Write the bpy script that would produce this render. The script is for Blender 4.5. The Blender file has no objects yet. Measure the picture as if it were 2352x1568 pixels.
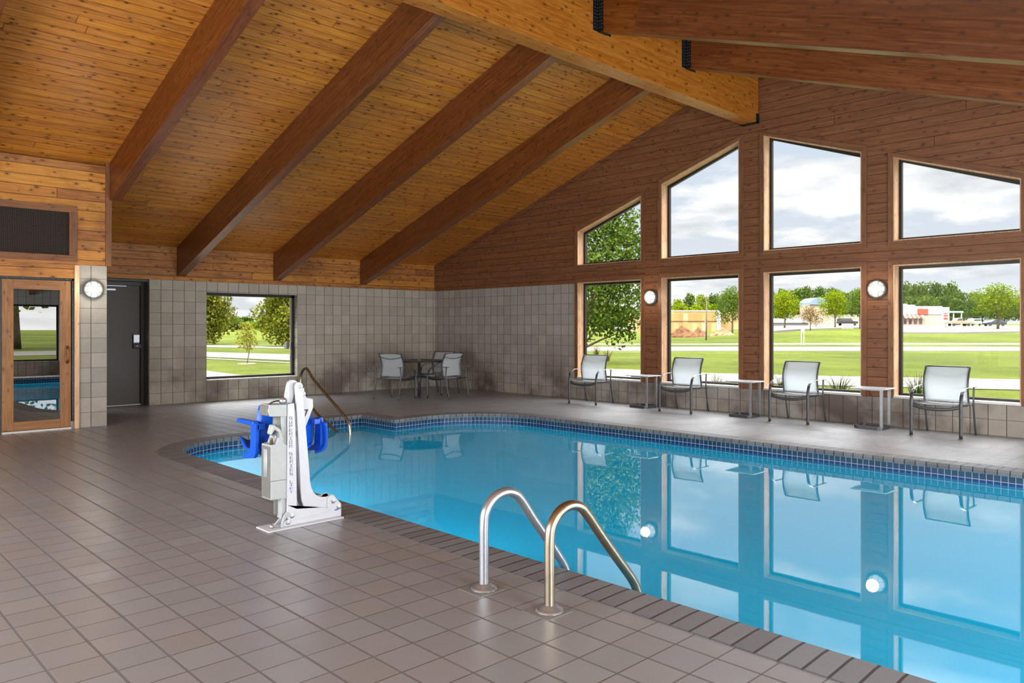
import bpy, bmesh, math, random
import numpy as np
from mathutils import Vector, Matrix
from mathutils.geometry import tessellate_polygon

D = bpy.data
SC = bpy.context.scene
COL = SC.collection
PI = math.pi

# ------------------------------------------------------------------ camera
CX, CY, CZ = 14.0398, -11.0636, 1.3613
YAW = 0.803044
FPX, HY = 1753.92, 752.41
cam_d = D.cameras.new('camera')
cam_d.sensor_width = 36.0
cam_d.lens = FPX * 36.0 / 2352.0
cam_d.shift_y = -(784.0 - HY) / 2352.0
cam_d.clip_end = 3000
cam = D.objects.new('camera', cam_d)
COL.objects.link(cam)
cam.location = (CX, CY, CZ)
cam.rotation_euler = (PI / 2, 0, YAW)
SC.camera = cam
Fv = Vector((-math.sin(YAW), math.cos(YAW), 0))
Rv = Vector((math.cos(YAW), math.sin(YAW), 0))
C0 = Vector((CX, CY, CZ))


def at(px, py, d):
    """point seen at pixel (px,py) at distance d in front of the viewpoint"""
    return C0 + Fv * d + Rv * ((px - 1176.0) * d / FPX) + Vector((0, 0, -(py - HY) * d / FPX))


# ------------------------------------------------------------------ render look
SC.view_settings.view_transform = 'Standard'
SC.view_settings.look = 'None'
SC.view_settings.gamma = 1.0
SC.view_settings.use_curve_mapping = False
SC.view_settings.exposure = 0.1


# ------------------------------------------------------------------ node helper
class N:
    def __init__(s, tree):
        s.t = tree
        s.n = tree.nodes
        s.l = tree.links
        s.n.clear()

    def new(s, typ, **kw):
        n = s.n.new(typ)
        for k, v in kw.items():
            setattr(n, k, v)
        return n

    def put(s, sock, v):
        if isinstance(v, bpy.types.NodeSocket):
            s.l.new(v, sock)
        elif v is not None:
            if isinstance(v, (tuple, list)) and len(v) == 3 and sock.type == 'RGBA':
                v = (*v, 1)
            sock.default_value = v

    def m(s, op, a, b=None, c=None, clamp=False):
        n = s.new('ShaderNodeMath', operation=op, use_clamp=clamp)
        s.put(n.inputs[0], a)
        if b is not None: s.put(n.inputs[1], b)
        if c is not None: s.put(n.inputs[2], c)
        return n.outputs[0]

    def vm(s, op, a, b=None):
        n = s.new('ShaderNodeVectorMath', operation=op)
        s.put(n.inputs[0], a)
        if b is not None: s.put(n.inputs[1], b)
        return n.outputs[0]

    def sep(s, v):
        n = s.new('ShaderNodeSeparateXYZ'); s.put(n.inputs[0], v)
        return n.outputs[0], n.outputs[1], n.outputs[2]

    def comb(s, x=0., y=0., z=0.):
        n = s.new('ShaderNodeCombineXYZ')
        s.put(n.inputs[0], x); s.put(n.inputs[1], y); s.put(n.inputs[2], z)
        return n.outputs[0]

    def noise(s, v, scale=5., detail=2., rough=.5, out=0):
        n = s.new('ShaderNodeTexNoise')
        s.put(n.inputs['Vector'], v); s.put(n.inputs['Scale'], scale)
        s.put(n.inputs['Detail'], detail); s.put(n.inputs['Roughness'], rough)
        return n.outputs[out]

    def white(s, v, dim='3D', out='Value'):
        n = s.new('ShaderNodeTexWhiteNoise', noise_dimensions=dim)
        s.put(n.inputs['W' if dim == '1D' else 'Vector'], v)
        return n.outputs[out]

    def mix(s, f, a, b, mode='MIX'):
        n = s.new('ShaderNodeMix', data_type='RGBA', blend_type=mode)
        s.put(n.inputs[0], f); s.put(n.inputs[6], a); s.put(n.inputs[7], b)
        return n.outputs[2]

    def ramp(s, f, stops, interp='LINEAR'):
        n = s.new('ShaderNodeValToRGB')
        cr = n.color_ramp; cr.interpolation = interp
        while len(cr.elements) < len(stops): cr.elements.new(.5)
        for e, (p, c) in zip(cr.elements, stops):
            e.position = p; e.color = (*c, 1) if len(c) == 3 else c
        s.put(n.inputs[0], f)
        return n.outputs[0]

    def rng(s, v, a, b, c=0., d=1.):
        n = s.new('ShaderNodeMapRange', clamp=True)
        s.put(n.inputs[0], v); s.put(n.inputs[1], a); s.put(n.inputs[2], b)
        s.put(n.inputs[3], c); s.put(n.inputs[4], d)
        return n.outputs[0]

    def bump(s, h, strength=.3, dist=.01):
        n = s.new('ShaderNodeBump'); s.put(n.inputs['Height'], h)
        s.put(n.inputs['Strength'], strength); s.put(n.inputs['Distance'], dist)
        return n.outputs[0]

    def bsdf(s, col, rough=.5, metal=0., spec=.5, normal=None, **kw):
        n = s.new('ShaderNodeBsdfPrincipled')
        s.put(n.inputs['Base Color'], col); s.put(n.inputs['Roughness'], rough)
        s.put(n.inputs['Metallic'], metal); s.put(n.inputs['Specular IOR Level'], spec)
        if normal is not None: s.put(n.inputs['Normal'], normal)
        for k, v in kw.items(): s.put(n.inputs[k], v)
        return n.outputs[0]

    def out(s, sh):
        o = s.new('ShaderNodeOutputMaterial'); s.l.new(sh, o.inputs[0])


def srgb(r, g, b):
    f = lambda c: (c / 255 / 12.92) if c / 255 <= .04045 else ((c / 255 + .055) / 1.055) ** 2.4
    return (f(r), f(g), f(b))


def dk(c, k): return tuple(x * k for x in c)


def newmat(name):
    m = D.materials.new(name); m.use_nodes = True
    return m, N(m.node_tree)


def plain(name, col, rough=.5, metal=0., spec=.5, var=.08, nscale=30., bump=0.):
    m, n = newmat(name)
    tc = n.new('ShaderNodeTexCoord').outputs['Object']
    f = n.noise(tc, nscale, 3.)
    c = n.mix(n.rng(f, .3, .7), tuple(x * (1 - var) for x in col), tuple(min(1, x * (1 + var)) for x in col))
    nr = n.bump(f, bump, .004) if bump else None
    n.out(n.bsdf(c, rough, metal, spec, nr))
    return m


# ------------------------------------------------------------------ sky and sun
w = D.worlds.new('sky'); SC.world = w; w.use_nodes = True
wn = N(w.node_tree)
gen = wn.new('ShaderNodeTexCoord').outputs['Generated']
dx, dy, dz = wn.sep(gen)
elev = wn.m('MAXIMUM', dz, 0.)
base = wn.ramp(elev, [(0., (.82, .86, .90)), (.10, (.70, .76, .83)), (.30, (.60, .70, .84)), (.8, (.34, .48, .76))])
# cloud field: the direction is projected on a high layer
den = wn.m('ADD', elev, .16)
cu = wn.m('DIVIDE', dx, den); cv = wn.m('DIVIDE', dy, den)
cvec = wn.comb(cu, cv, 4.6)
cn = wn.noise(cvec, 1.15, 7., .56)
cn2 = wn.noise(wn.comb(cu, cv, 9.3), .55, 3., .5)
lowb = wn.rng(elev, .02, .16, .05, 0.)
cov = wn.rng(wn.m('ADD', wn.m('ADD', wn.m('MULTIPLY', cn, .75), wn.m('MULTIPLY', cn2, .35)), lowb), .575, .63)
shade = wn.noise(wn.comb(cu, cv, 5.7), 2.4, 4., .55)
cloudc = wn.mix(wn.rng(shade, .38, .62), (.70, .73, .76), (1.2, 1.18, 1.16))
skyc = wn.mix(wn.m('MULTIPLY', cov, .9), base, cloudc)
# extra sky brightness overhead, behind the viewer and eastward, added to light the room
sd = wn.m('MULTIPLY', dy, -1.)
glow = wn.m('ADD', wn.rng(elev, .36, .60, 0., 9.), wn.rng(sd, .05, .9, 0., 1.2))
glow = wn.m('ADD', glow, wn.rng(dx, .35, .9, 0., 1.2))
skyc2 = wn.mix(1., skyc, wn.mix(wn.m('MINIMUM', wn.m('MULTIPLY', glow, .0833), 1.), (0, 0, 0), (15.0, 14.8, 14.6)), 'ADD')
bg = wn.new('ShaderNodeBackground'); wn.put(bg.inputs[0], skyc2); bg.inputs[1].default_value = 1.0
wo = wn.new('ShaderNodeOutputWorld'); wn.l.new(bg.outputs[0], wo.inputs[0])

sun_d = D.lights.new('sun', 'SUN'); sun_d.energy = 4.6; sun_d.angle = math.radians(.6); sun_d.color = (1, .95, .86)
sun = D.objects.new('sun', sun_d); COL.objects.link(sun)
sun.rotation_euler = Vector((0, .62, -.78)).to_track_quat('-Z', 'Y').to_euler()
sun.location = (8, -20, 30)


def area(name, loc, direction, sx, sy, power, col=(1, 1, 1)):
    l = D.lights.new(name, 'AREA'); l.shape = 'RECTANGLE'; l.size = sx; l.size_y = sy
    l.energy = power; l.color = col
    o = D.objects.new(name, l); COL.objects.link(o); o.location = loc
    o.rotation_euler = Vector(direction).to_track_quat('-Z', 'Z').to_euler()
    return o


# added fill lights: before the solid south wall and just inside the east windows
area('fill_light_south', (9.5, -13.0, 1.5), (0, 1, .04), 8.0, 2.4, 500, (.95, .97, 1))
area('fill_light_east_window', (15.98, -8.6, 1.2), (-1, 0, .05), 1.6, 1.9, 260, (.95, .98, 1))
area('fill_light_east_window', (15.98, -3.6, 1.2), (-1, 0, .05), 1.6, 1.9, 260, (.95, .98, 1))

# ------------------------------------------------------------------ mesh helpers
class MB:
    def __init__(s, grain=(1, 0, 0)):
        s.v = []; s.f = []; s.mi = []; s.uv = []; s.g = Vector(grain).normalized(); s.sm = []

    def face(s, pts, mi=0, uv=None, smooth=False):
        b = len(s.v); s.v += [tuple(p) for p in pts]
        s.f.append(tuple(range(b, b + len(pts)))); s.mi.append(mi); s.sm.append(smooth)
        s.uv.append(uv)

    def grid(s, rows, mi=0, closed=False, smooth=True, uv=None):
        """rows: list of equal length rings/lines of points"""
        b = len(s.v); n = len(rows[0])
        for r in rows: s.v += [tuple(p) for p in r]
        for i in range(len(rows) - 1):
            for j in range(n if closed else n - 1):
                a, c = b + i * n + j, b + i * n + (j + 1) % n
                s.f.append((a, c, c + n, a + n)); s.mi.append(mi); s.sm.append(smooth)
                s.uv.append(None if uv is None else [uv(i, j), uv(i, j + 1), uv(i + 1, j + 1), uv(i + 1, j)])

    def box(s, lo, hi, mi=0, M=None):
        x0, y0, z0 = lo; x1, y1, z1 = hi
        p = [Vector(q) for q in ((x0, y0, z0), (x1, y0, z0), (x1, y1, z0), (x0, y1, z0), (x0, y0, z1), (x1, y0, z1), (x1, y1, z1), (x0, y1, z1))]
        if M is not None: p = [M @ q for q in p]
        for q in ((0, 3, 2, 1), (4, 5, 6, 7), (0, 1, 5, 4), (2, 3, 7, 6), (1, 2, 6, 5), (3, 0, 4, 7)):
            s.face([p[i] for i in q], mi)
        return s

    def cbox(s, c, d, mi=0, M=None):
        return s.box([c[i] - d[i] / 2 for i in range(3)], [c[i] + d[i] / 2 for i in range(3)], mi, M)

    def prism(s, poly, fn, a, b, mi=0, smooth=False):
        """poly: 2-D outline, fn(p, t) -> 3-D, extruded from t=a to t=b"""
        pa = [fn(p, a) for p in poly]; pb = [fn(p, b) for p in poly]
        n = len(poly)
        tris = tessellate_polygon([[Vector((p[0], p[1], 0)) for p in poly]])
        for t in tris:
            s.face([pa[i] for i in t], mi); s.face([pb[i] for i in reversed(t)], mi)
        for i in range(n):
            s.face([pa[i], pa[(i + 1) % n], pb[(i + 1) % n], pb[i]], mi, smooth=smooth)
        return s

    def holed(s, outer, holes, fn, a, b, mi=0, reveal_mi=None):
        loops = [outer] + holes
        flat = [p for l in loops for p in l]
        tris = tessellate_polygon([[Vector((p[0], p[1], 0)) for p in l] for l in loops])
        for t in tris:
            s.face([fn(flat[i], a) for i in t], mi); s.face([fn(flat[i], b) for i in reversed(t)], mi)
        for k, l in enumerate(loops):
            for i in range(len(l)):
                p, q = l[i], l[(i + 1) % len(l)]
                s.face([fn(p, a), fn(q, a), fn(q, b), fn(p, b)], mi if (k == 0 or reveal_mi is None) else reveal_mi)
        return s

    def tube(s, path, r, seg=12, mi=0, cap=True, flat=None):
        """path of points, r radius or (ra, rb) with flat = width direction"""
        P = [Vector(p) for p in path]; n = len(P)
        T = [(P[min(i + 1, n - 1)] - P[max(i - 1, 0)]).normalized() for i in range(n)]
        if flat is not None: up = Vector(flat).normalized()
        else:
            up = Vector((0, 0, 1))
            if abs(T[0].dot(up)) > .9: up = Vector((1, 0, 0))
        rows = []; 
        for i in range(n):
            side = up - T[i] * up.dot(T[i])
            if side.length < 1e-4: side = T[i].orthogonal()
            side.normalize(); other = T[i].cross(side)
            if flat is None: up = side
            ra, rb = r if isinstance(r, tuple) else ((r[i], r[i]) if isinstance(r, list) else (r, r))
            rows.append([P[i] + side * ra * math.cos(2 * PI * k / seg) + other * rb * math.sin(2 * PI * k / seg) for k in range(seg)])
        s.grid(rows, mi, closed=True)
        if cap:
            s.face(rows[0], mi); s.face(list(reversed(rows[-1])), mi)
        return s

    def lathe(s, prof, seg=24, mi=0, M=None, smooth=True):
        rows = []
        for r, z in prof:
            ring = [Vector((r * math.cos(2 * PI * k / seg), r * math.sin(2 * PI * k / seg), z)) for k in range(seg)]
            if M is not None: ring = [M @ p for p in ring]
            rows.append(ring)
        s.grid(rows, mi, closed=True, smooth=smooth)
        if prof[0][0] > 1e-4: s.face(list(reversed(rows[0])), mi)
        if prof[-1][0] > 1e-4: s.face(rows[-1], mi)
        return s

    def build(s, name, mats, parent=None, loc=None, bevel=0., weld=True):
        me = D.meshes.new(name)
        me.from_pydata(s.v, [], s.f)
        if not isinstance(mats, (list, tuple)): mats = [mats]
        for m in mats: me.materials.append(m)
        me.polygons.foreach_set('material_index', s.mi)
        me.polygons.foreach_set('use_smooth', s.sm)
        me.update()
        uvl = me.uv_layers.new(name='UVMap')
        g = s.g
        buf = np.zeros(len(me.loops) * 2, dtype=np.float32)
        for i, p in enumerate(me.polygons):
            u = s.uv[i]
            if u is not None:
                for k, li in enumerate(p.loop_indices):
                    buf[2 * li] = u[k][0]; buf[2 * li + 1] = u[k][1]
                continue
            nrm = p.normal; gg = g
            if abs(nrm.dot(gg)) > .9:
                gg = Vector((0, 0, 1)) if abs(gg.z) < .5 else Vector((1, 0, 0))
                if abs(nrm.dot(gg)) > .9: gg = Vector((0, 1, 0))
            gu = (gg - nrm * gg.dot(nrm)).normalized()
            gv = nrm.cross(gu)
            mc = max(range(3), key=lambda k: abs(gv[k]))
            if gv[mc] < 0: gv = -gv
            for li, vi in zip(p.loop_indices, p.vertices):
                co = me.vertices[vi].co
                buf[2 * li] = co.dot(gu); buf[2 * li + 1] = co.dot(gv)
        uvl.data.foreach_set('uv', buf)
        if weld:
            bm = bmesh.new(); bm.from_mesh(me)
            bmesh.ops.remove_doubles(bm, verts=bm.verts, dist=1e-5)
            bmesh.ops.recalc_face_normals(bm, faces=bm.faces)
            bm.to_mesh(me); bm.free()
        o = D.objects.new(name, me); COL.objects.link(o)
        if parent is not None: o.parent = parent
        if loc is not None: o.location = loc
        if bevel:
            b = o.modifiers.new('edge', 'BEVEL'); b.width = bevel; b.segments = 2; b.limit_method = 'ANGLE'; b.angle_limit = .7
            b.harden_normals = False
        return o


def tag(o, label, cat, group=None, kind=None):
    o['label'] = label; o['category'] = cat
    if group: o['group'] = group
    if kind: o['kind'] = kind
    return o


def thing(name, label, cat, loc=(0, 0, 0), rz=0., group=None):
    o = D.objects.new(name, None); COL.objects.link(o); o.empty_display_size = .1
    o.location = loc; o.rotation_euler = (0, 0, rz)
    return tag(o, label, cat, group)


def struct(o):
    o['kind'] = 'structure'
    return o


def sempty(name, loc=(0, 0, 0)):
    o = D.objects.new(name, None); COL.objects.link(o); o.location = loc; o['kind'] = 'structure'
    return o


def copy_tree(o, parent=None):
    c = o.copy(); COL.objects.link(c)
    if parent is not None: c.parent = parent
    for ch in list(o.children): copy_tree(ch, c)
    return c


def arc(cx, cy, r, a0, a1, n):
    return [(cx + r * math.cos(math.radians(a0 + (a1 - a0) * k / n)), cy + r * math.sin(math.radians(a0 + (a1 - a0) * k / n))) for k in range(n + 1)]


def fillet(pts, seg=8):
    """pts: (x,y,r) corners of a closed loop -> rounded outline"""
    out = []; n = len(pts)
    for i in range(n):
        p = Vector(pts[i][:2]); a = Vector(pts[i - 1][:2]); b = Vector(pts[(i + 1) % n][:2]); r = pts[i][2]
        if r <= 0: out.append((p.x, p.y)); continue
        u = (a - p).normalized(); v = (b - p).normalized()
        ang = u.angle(v); d = r / math.tan(ang / 2)
        c = p + (u + v).normalized() * (r / math.sin(ang / 2))
        s0 = p + u * d - c; s1 = p + v * d - c
        a0 = math.atan2(s0.y, s0.x); a1 = math.atan2(s1.y, s1.x)
        da = (a1 - a0 + PI) % (2 * PI) - PI
        for k in range(seg + 1): out.append((c.x + r * math.cos(a0 + da * k / seg), c.y + r * math.sin(a0 + da * k / seg)))
    return out


def smooth_path(pts, sub=6):
    """Catmull-Rom through points"""
    P = [Vector(p) for p in pts]; out = []
    for i in range(len(P) - 1):
        p0 = P[max(i - 1, 0)]; p1 = P[i]; p2 = P[i + 1]; p3 = P[min(i + 2, len(P) - 1)]
        for k in range(sub):
            t = k / sub
            out.append(.5 * ((2 * p1) + (-p0 + p2) * t + (2 * p0 - 5 * p1 + 4 * p2 - p3) * t * t + (-p0 + 3 * p1 - 3 * p2 + p3) * t ** 3))
    out.append(P[-1]); return out


# ------------------------------------------------------------------ materials
def wood(name, c_dark, c_mid, c_light, board=.133, length=3.6, rough=.42, knots=1., gap=.03, gapdark=.25, var=1., knotcol=(.03, .012, .006), stain=.0, spec=.4):
    m, n = newmat(name)
    uv = n.new('ShaderNodeUVMap').outputs[0]
    u, v, _ = n.sep(uv)
    oi = n.new('ShaderNodeObjectInfo').outputs['Random']
    u = n.m('ADD', u, n.m('MULTIPLY', oi, 37.))
    vb = n.m('DIVIDE', v, board)
    bid = n.m('FLOOR', vb); fr = n.m('FRACT', vb)
    r0 = n.white(n.m('ADD', bid, n.m('MULTIPLY', oi, 91.)), '1D')
    us = n.m('ADD', n.m('DIVIDE', u, length), n.m('MULTIPLY', r0, 7.))
    seg = n.m('FLOOR', us); sf = n.m('FRACT', us)
    r1 = n.white(n.comb(bid, seg, oi)); r2 = n.white(n.comb(seg, bid, 4.))
    offs = n.m('MULTIPLY', r1, 50.)
    g1 = n.noise(n.comb(n.m('MULTIPLY', u, 1.2), n.m('MULTIPLY', v, 34.), offs), 1., 5., .62)
    wv = n.noise(n.comb(n.m('MULTIPLY', u, .9), n.m('MULTIPLY', v, 7.), offs), 1., 3.)
    rings = n.m('FRACT', n.m('MULTIPLY', n.m('ADD', wv, n.m('MULTIPLY', g1, .12)), 9.))
    rings = n.m('ABSOLUTE', n.m('SUBTRACT', rings, .5))
    f = n.m('ADD', n.m('MULTIPLY', n.m('SUBTRACT', r1, .5), .55 * var), n.m('ADD', n.m('MULTIPLY', g1, .75), n.m('MULTIPLY', rings, .32)))
    col = n.ramp(f, [(.12, c_dark), (.46, c_mid), (.85, c_light)])
    hs = n.new('ShaderNodeHueSaturation'); n.put(hs.inputs['Hue'], n.rng(r2, 0, 1, .5 - .01 * var, .5 + .008 * var)); n.put(hs.inputs['Color'], col)
    n.put(hs.inputs['Saturation'], n.rng(r1, 0, 1, 1 - .06 * var, 1 + .1 * var)); n.put(hs.inputs['Value'], n.rng(r2, 0, 1, 1 - .2 * var, 1 + .17 * var))
    col = hs.outputs[0]
    # knots
    vo = n.new('ShaderNodeTexVoronoi'); vo.voronoi_dimensions = '2D'
    ku, kv = n.m('MULTIPLY', u, 4.6), n.m('MULTIPLY', v, 8.2)
    n.put(vo.inputs['Vector'], n.comb(n.m('ADD', ku, offs), kv, 0.)); vo.inputs['Scale'].default_value = 1.
    cr = n.white(vo.outputs['Color'])
    kr = n.rng(cr, 0., 1., .045, .14)
    wob = n.m('MULTIPLY', n.m('SUBTRACT', n.noise(n.comb(u, v, offs), 45., 2.), .5), .07)
    kd = n.m('DIVIDE', n.m('ADD', vo.outputs['Distance'], wob), kr)
    k = n.m('MULTIPLY', n.rng(kd, .45, 1.1, 1., 0.), n.rng(cr, .25, .3, 0., knots))
    col = n.mix(n.m('MULTIPLY', k, .85), col, knotcol)
    halo = n.m('MULTIPLY', n.rng(kd, .8, 2.3, .4, 0.), n.rng(cr, .25, .3, 0., knots))
    col = n.mix(halo, col, c_dark)
    if stain:
        st = n.noise(uv, 1.3, 4., .6)
        col = n.mix(n.rng(st, .5, .75, 0., stain), col, tuple(x * .45 for x in c_dark))
    ed = n.m('MINIMUM', fr, n.m('SUBTRACT', 1., fr))
    es = n.m('MULTIPLY', n.m('MINIMUM', sf, n.m('SUBTRACT', 1., sf)), length / board)
    e = n.m('MINIMUM', ed, es)
    gm = n.rng(e, gap * .4, gap * 1.1, 1., 0.)
    col = n.mix(n.m('MULTIPLY', gm, 1 - gapdark), col, tuple(x * .16 for x in c_dark))
    h = n.m('ADD', n.m('MULTIPLY', gm, -1.), n.m('MULTIPLY', g1, .12))
    n.out(n.bsdf(col, n.rng(g1, .2, .8, rough - .08, rough + .12), 0., spec, n.bump(h, .6, .006)))
    return m


M = {}
M['ceil'] = wood('pine_ceiling_boards', srgb(122, 64, 18), srgb(186, 116, 45), srgb(216, 152, 74), .132, 5., .36, 1.2, .035, var=.24, spec=.5)
M['beam'] = wood('reddish_glulam', srgb(70, 34, 12), srgb(106, 55, 20), srgb(140, 84, 38), .9, 20., .33, .75, .0, 1., .3, spec=.7)
M['ridge'] = wood('golden_glulam', srgb(112, 60, 20), srgb(160, 96, 38), srgb(194, 134, 66), .9, 20., .33, .8, .0, 1., .3)
M['gable'] = wood('stained_gable_boards', srgb(86, 48, 26), srgb(120, 75, 45), srgb(144, 97, 64), .1345, 6., .48, .8, .035, var=.16)
M['eave'] = wood('worn_eave_boards', srgb(124, 72, 28), srgb(180, 118, 56), srgb(210, 152, 86), .1345, 7., .5, 1., .04, var=.6, stain=.7)
M['casing'] = wood('brown_window_casing', srgb(88, 52, 30), srgb(122, 80, 50), srgb(146, 102, 68), .6, 20., .5, .5, 0., 1., .3)
M['reveal'] = wood('worn_pale_reveal', srgb(150, 104, 74), srgb(198, 156, 122), srgb(226, 192, 162), .6, 20., .5, .4, 0., 1., .6, stain=.5)
M['doorwood'] = wood('oak_door_wood', srgb(110, 70, 38), srgb(152, 106, 64), srgb(178, 134, 92), .6, 20., .5, .6, 0., 1., .4, stain=.35)

# concrete block
def block(name, c, offu, offv=0., dark=1., stain=0.):
    m, n = newmat(name)
    u, v, _ = n.sep(n.new('ShaderNodeUVMap').outputs[0])
    P = .203
    a = n.m('DIVIDE', n.m('SUBTRACT', u, offu), P); b = n.m('DIVIDE', n.m('SUBTRACT', v, offv), .2032)
    ia, ib = n.m('FLOOR', a), n.m('FLOOR', b); fa, fb = n.m('FRACT', a), n.m('FRACT', b)
    r = n.white(n.comb(ia, ib, 1.)); r2 = n.white(n.comb(ib, ia, 7.))
    pos = n.comb(u, v, 0.)
    sp = n.noise(pos, 95., 3., .7); sp2 = n.noise(pos, 6., 4.); sp3 = n.noise(pos, 240., 1.)
    col = n.mix(r, tuple(x * .88 for x in c), tuple(x * 1.1 for x in c))
    col = n.mix(n.m('MULTIPLY', r2, .22), col, (c[0] * 1.15, c[1] * .92, c[2] * .82))
    col = n.mix(n.rng(sp, .30, .48, .55, 0.), col, tuple(x * .5 for x in c))
    col = n.mix(n.rng(sp3, .60, .72, 0., .45), col, tuple(min(1, x * 1.9) for x in c))
    col = n.mix(n.rng(sp2, .45, .8, 0., .3), col, tuple(x * .6 for x in c))
    if stain:
        big = n.noise(pos, .9, 4., .6)
        low = n.rng(v, .15, 1.3, 1., 0.)
        col = n.mix(n.m('MULTIPLY', n.m('MULTIPLY', n.rng(big, .44, .6), low), stain), col, (c[0] * .34, c[1] * .28, c[2] * .27))
    ea = n.m('MINIMUM', fa, n.m('SUBTRACT', 1., fa)); eb = n.m('MINIMUM', fb, n.m('SUBTRACT', 1., fb))
    gh = n.rng(eb, .014, .028, 1., 0.); gv = n.rng(ea, .014, .030, 1., 0.)
    col = n.mix(n.m('MULTIPLY', gh, .75), col, tuple(x * .38 for x in c))
    col = n.mix(n.m('MULTIPLY', gv, .85), col, tuple(x * .14 for x in c))
    h = n.m('SUBTRACT', n.m('MULTIPLY', sp, .25), n.m('MAXIMUM', gv, n.m('MULTIPLY', gh, .5)))
    n.out(n.bsdf(col, .8, 0., .3, n.bump(h, .6, .006)))
    return m


M['blkB'] = block('ground_face_block_north', srgb(158, 152, 142), 0.5 * .203, stain=1.)
M['blkA'] = block('ground_face_block_west', srgb(174, 170, 158), -.28 * .203, stain=.9)
M['blkP'] = block('ground_face_block_pilaster', srgb(164, 161, 151), -7.945 % .203)

# deck tile
def deck():
    m, n = newmat('quarry_tile_deck')
    x, y, z = n.sep(n.new('ShaderNodeTexCoord').outputs['Object'])
    a = n.m('DIVIDE', n.m('SUBTRACT', x, 11.169), .1988); b = n.m('DIVIDE', n.m('SUBTRACT', y, -8.677), .2011)
    ia, ib = n.m('FLOOR', a), n.m('FLOOR', b); fa, fb = n.m('FRACT', a), n.m('FRACT', b)
    r = n.white(n.comb(ia, ib, 1.)); r2 = n.white(n.comb(ia, ib, 5.))
    pos = n.comb(x, y, 0.)
    c = srgb(132, 136, 140)
    col = n.mix(r, tuple(q * .92 for q in c), tuple(q * 1.06 for q in c))
    col = n.mix(n.m('MULTIPLY', r2, .3), col, srgb(138, 124, 114))
    ms = n.noise(pos, 2.2, 4., .6); fs = n.noise(pos, 160., 2., .7)
    col = n.mix(n.rng(ms, .35, .75, 0., .35), col, tuple(q * .66 for q in c))
    col = n.mix(n.rng(fs, .3, .7, .18, 0.), col, tuple(q * .5 for q in c))
    ea = n.m('MINIMUM', fa, n.m('SUBTRACT', 1., fa)); eb = n.m('MINIMUM', fb, n.m('SUBTRACT', 1., fb))
    wj = n.noise(pos, 2.5, 1.)
    ga = n.rng(ea, .010, .022, 1., 0.); gb = n.rng(eb, n.m('ADD', .012, n.m('MULTIPLY', wj, .012)), n.m('ADD', .030, n.m('MULTIPLY', wj, .014)), 1., 0.)
    col = n.mix(n.m('MULTIPLY', ga, .85), col, srgb(66, 60, 56))
    col = n.mix(n.m('MULTIPLY', gb, .92), col, srgb(30, 27, 25))
    h = n.m('ADD', n.m('MULTIPLY', n.m('MAXIMUM', ga, gb), -1.), n.m('ADD', n.m('MULTIPLY', fs, .10), n.m('MULTIPLY', n.noise(pos, 7., 1.), .12)))
    rr = n.m('ADD', n.rng(ms, .3, .7, .29, .39), n.m('MULTIPLY', gb, .4))
    n.out(n.bsdf(col, rr, 0., 1., n.bump(h, .3, .004), IOR=1.9))
    return m


M['deck'] = deck()

def coping():
    m, n = newmat('coping_bricks')
    u, v, _ = n.sep(n.new('ShaderNodeUVMap').outputs[0])
    a = n.m('DIVIDE', u, .1043); ia = n.m('FLOOR', a); fa = n.m('FRACT', a)
    r = n.white(n.comb(ia, 2., 1.))
    c = srgb(112, 115, 119)
    pos = n.comb(u, v, 0.)
    fs = n.noise(pos, 120., 3., .7)
    col = n.mix(r, tuple(q * .82 for q in c), tuple(q * 1.15 for q in c))
    col = n.mix(n.rng(fs, .3, .6, .3, 0.), col, tuple(q * .5 for q in c))
    ea = n.m('MINIMUM', fa, n.m('SUBTRACT', 1., fa))
    g = n.rng(ea, .035, .08, 1., 0.)
    g2 = n.rng(v, -.262, -.245, 1., 0.)
    gg = n.m('MAXIMUM', g, g2)
    col = n.mix(n.m('MULTIPLY', gg, .9), col, srgb(48, 44, 42))
    n.out(n.bsdf(col, .42, 0., .5, n.bump(n.m('ADD', n.m('MULTIPLY', gg, -1.), n.m('MULTIPLY', fs, .15)), .5, .006)))
    return m


M['coping'] = coping()

def poolwall():
    m, n = newmat('pool_wall_tile_and_plaster')
    u, v, _ = n.sep(n.new('ShaderNodeUVMap').outputs[0])
    P = .0612
    a = n.m('DIVIDE', u, P); b = n.m('DIVIDE', n.m('ADD', v, .051), P)
    ia, ib = n.m('FLOOR', a), n.m('FLOOR', b); fa, fb = n.m('FRACT', a), n.m('FRACT', b)
    r = n.white(n.comb(ia, ib, 1.))
    row = n.rng(b, -1.01, -.99)
    t1 = n.mix(r, srgb(14, 56, 84), srgb(26, 72, 104))
    t2 = n.mix(r, srgb(6, 44, 96), srgb(12, 58, 118))
    col = n.mix(row, t2, t1)
    e = n.m('MINIMUM', n.m('MINIMUM', fa, n.m('SUBTRACT', 1., fa)), n.m('MINIMUM', fb, n.m('SUBTRACT', 1., fb)))
    g = n.rng(e, .03, .05, 1., 0.)
    col = n.mix(g, col, srgb(170, 184, 192))
    tile = n.rng(b, -4.01, -3.99)
    col = n.mix(tile, srgb(150, 214, 226), col)
    n.out(n.bsdf(col, n.mix(tile, (.7, .7, .7), (.4, .4, .4)), 0., .3))
    return m


M['poolwall'] = poolwall()
def plaster():
    m, n = newmat('pool_plaster')
    pos = n.new('ShaderNodeTexCoord').outputs['Object']
    f = n.noise(pos, .6, 4., .6)
    col = n.mix(f, srgb(150, 214, 226), srgb(185, 232, 240))
    x, y, z = n.sep(pos)
    n.out(n.bsdf(col, .8, 0., .1))
    return m


M['plaster'] = plaster()

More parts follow.
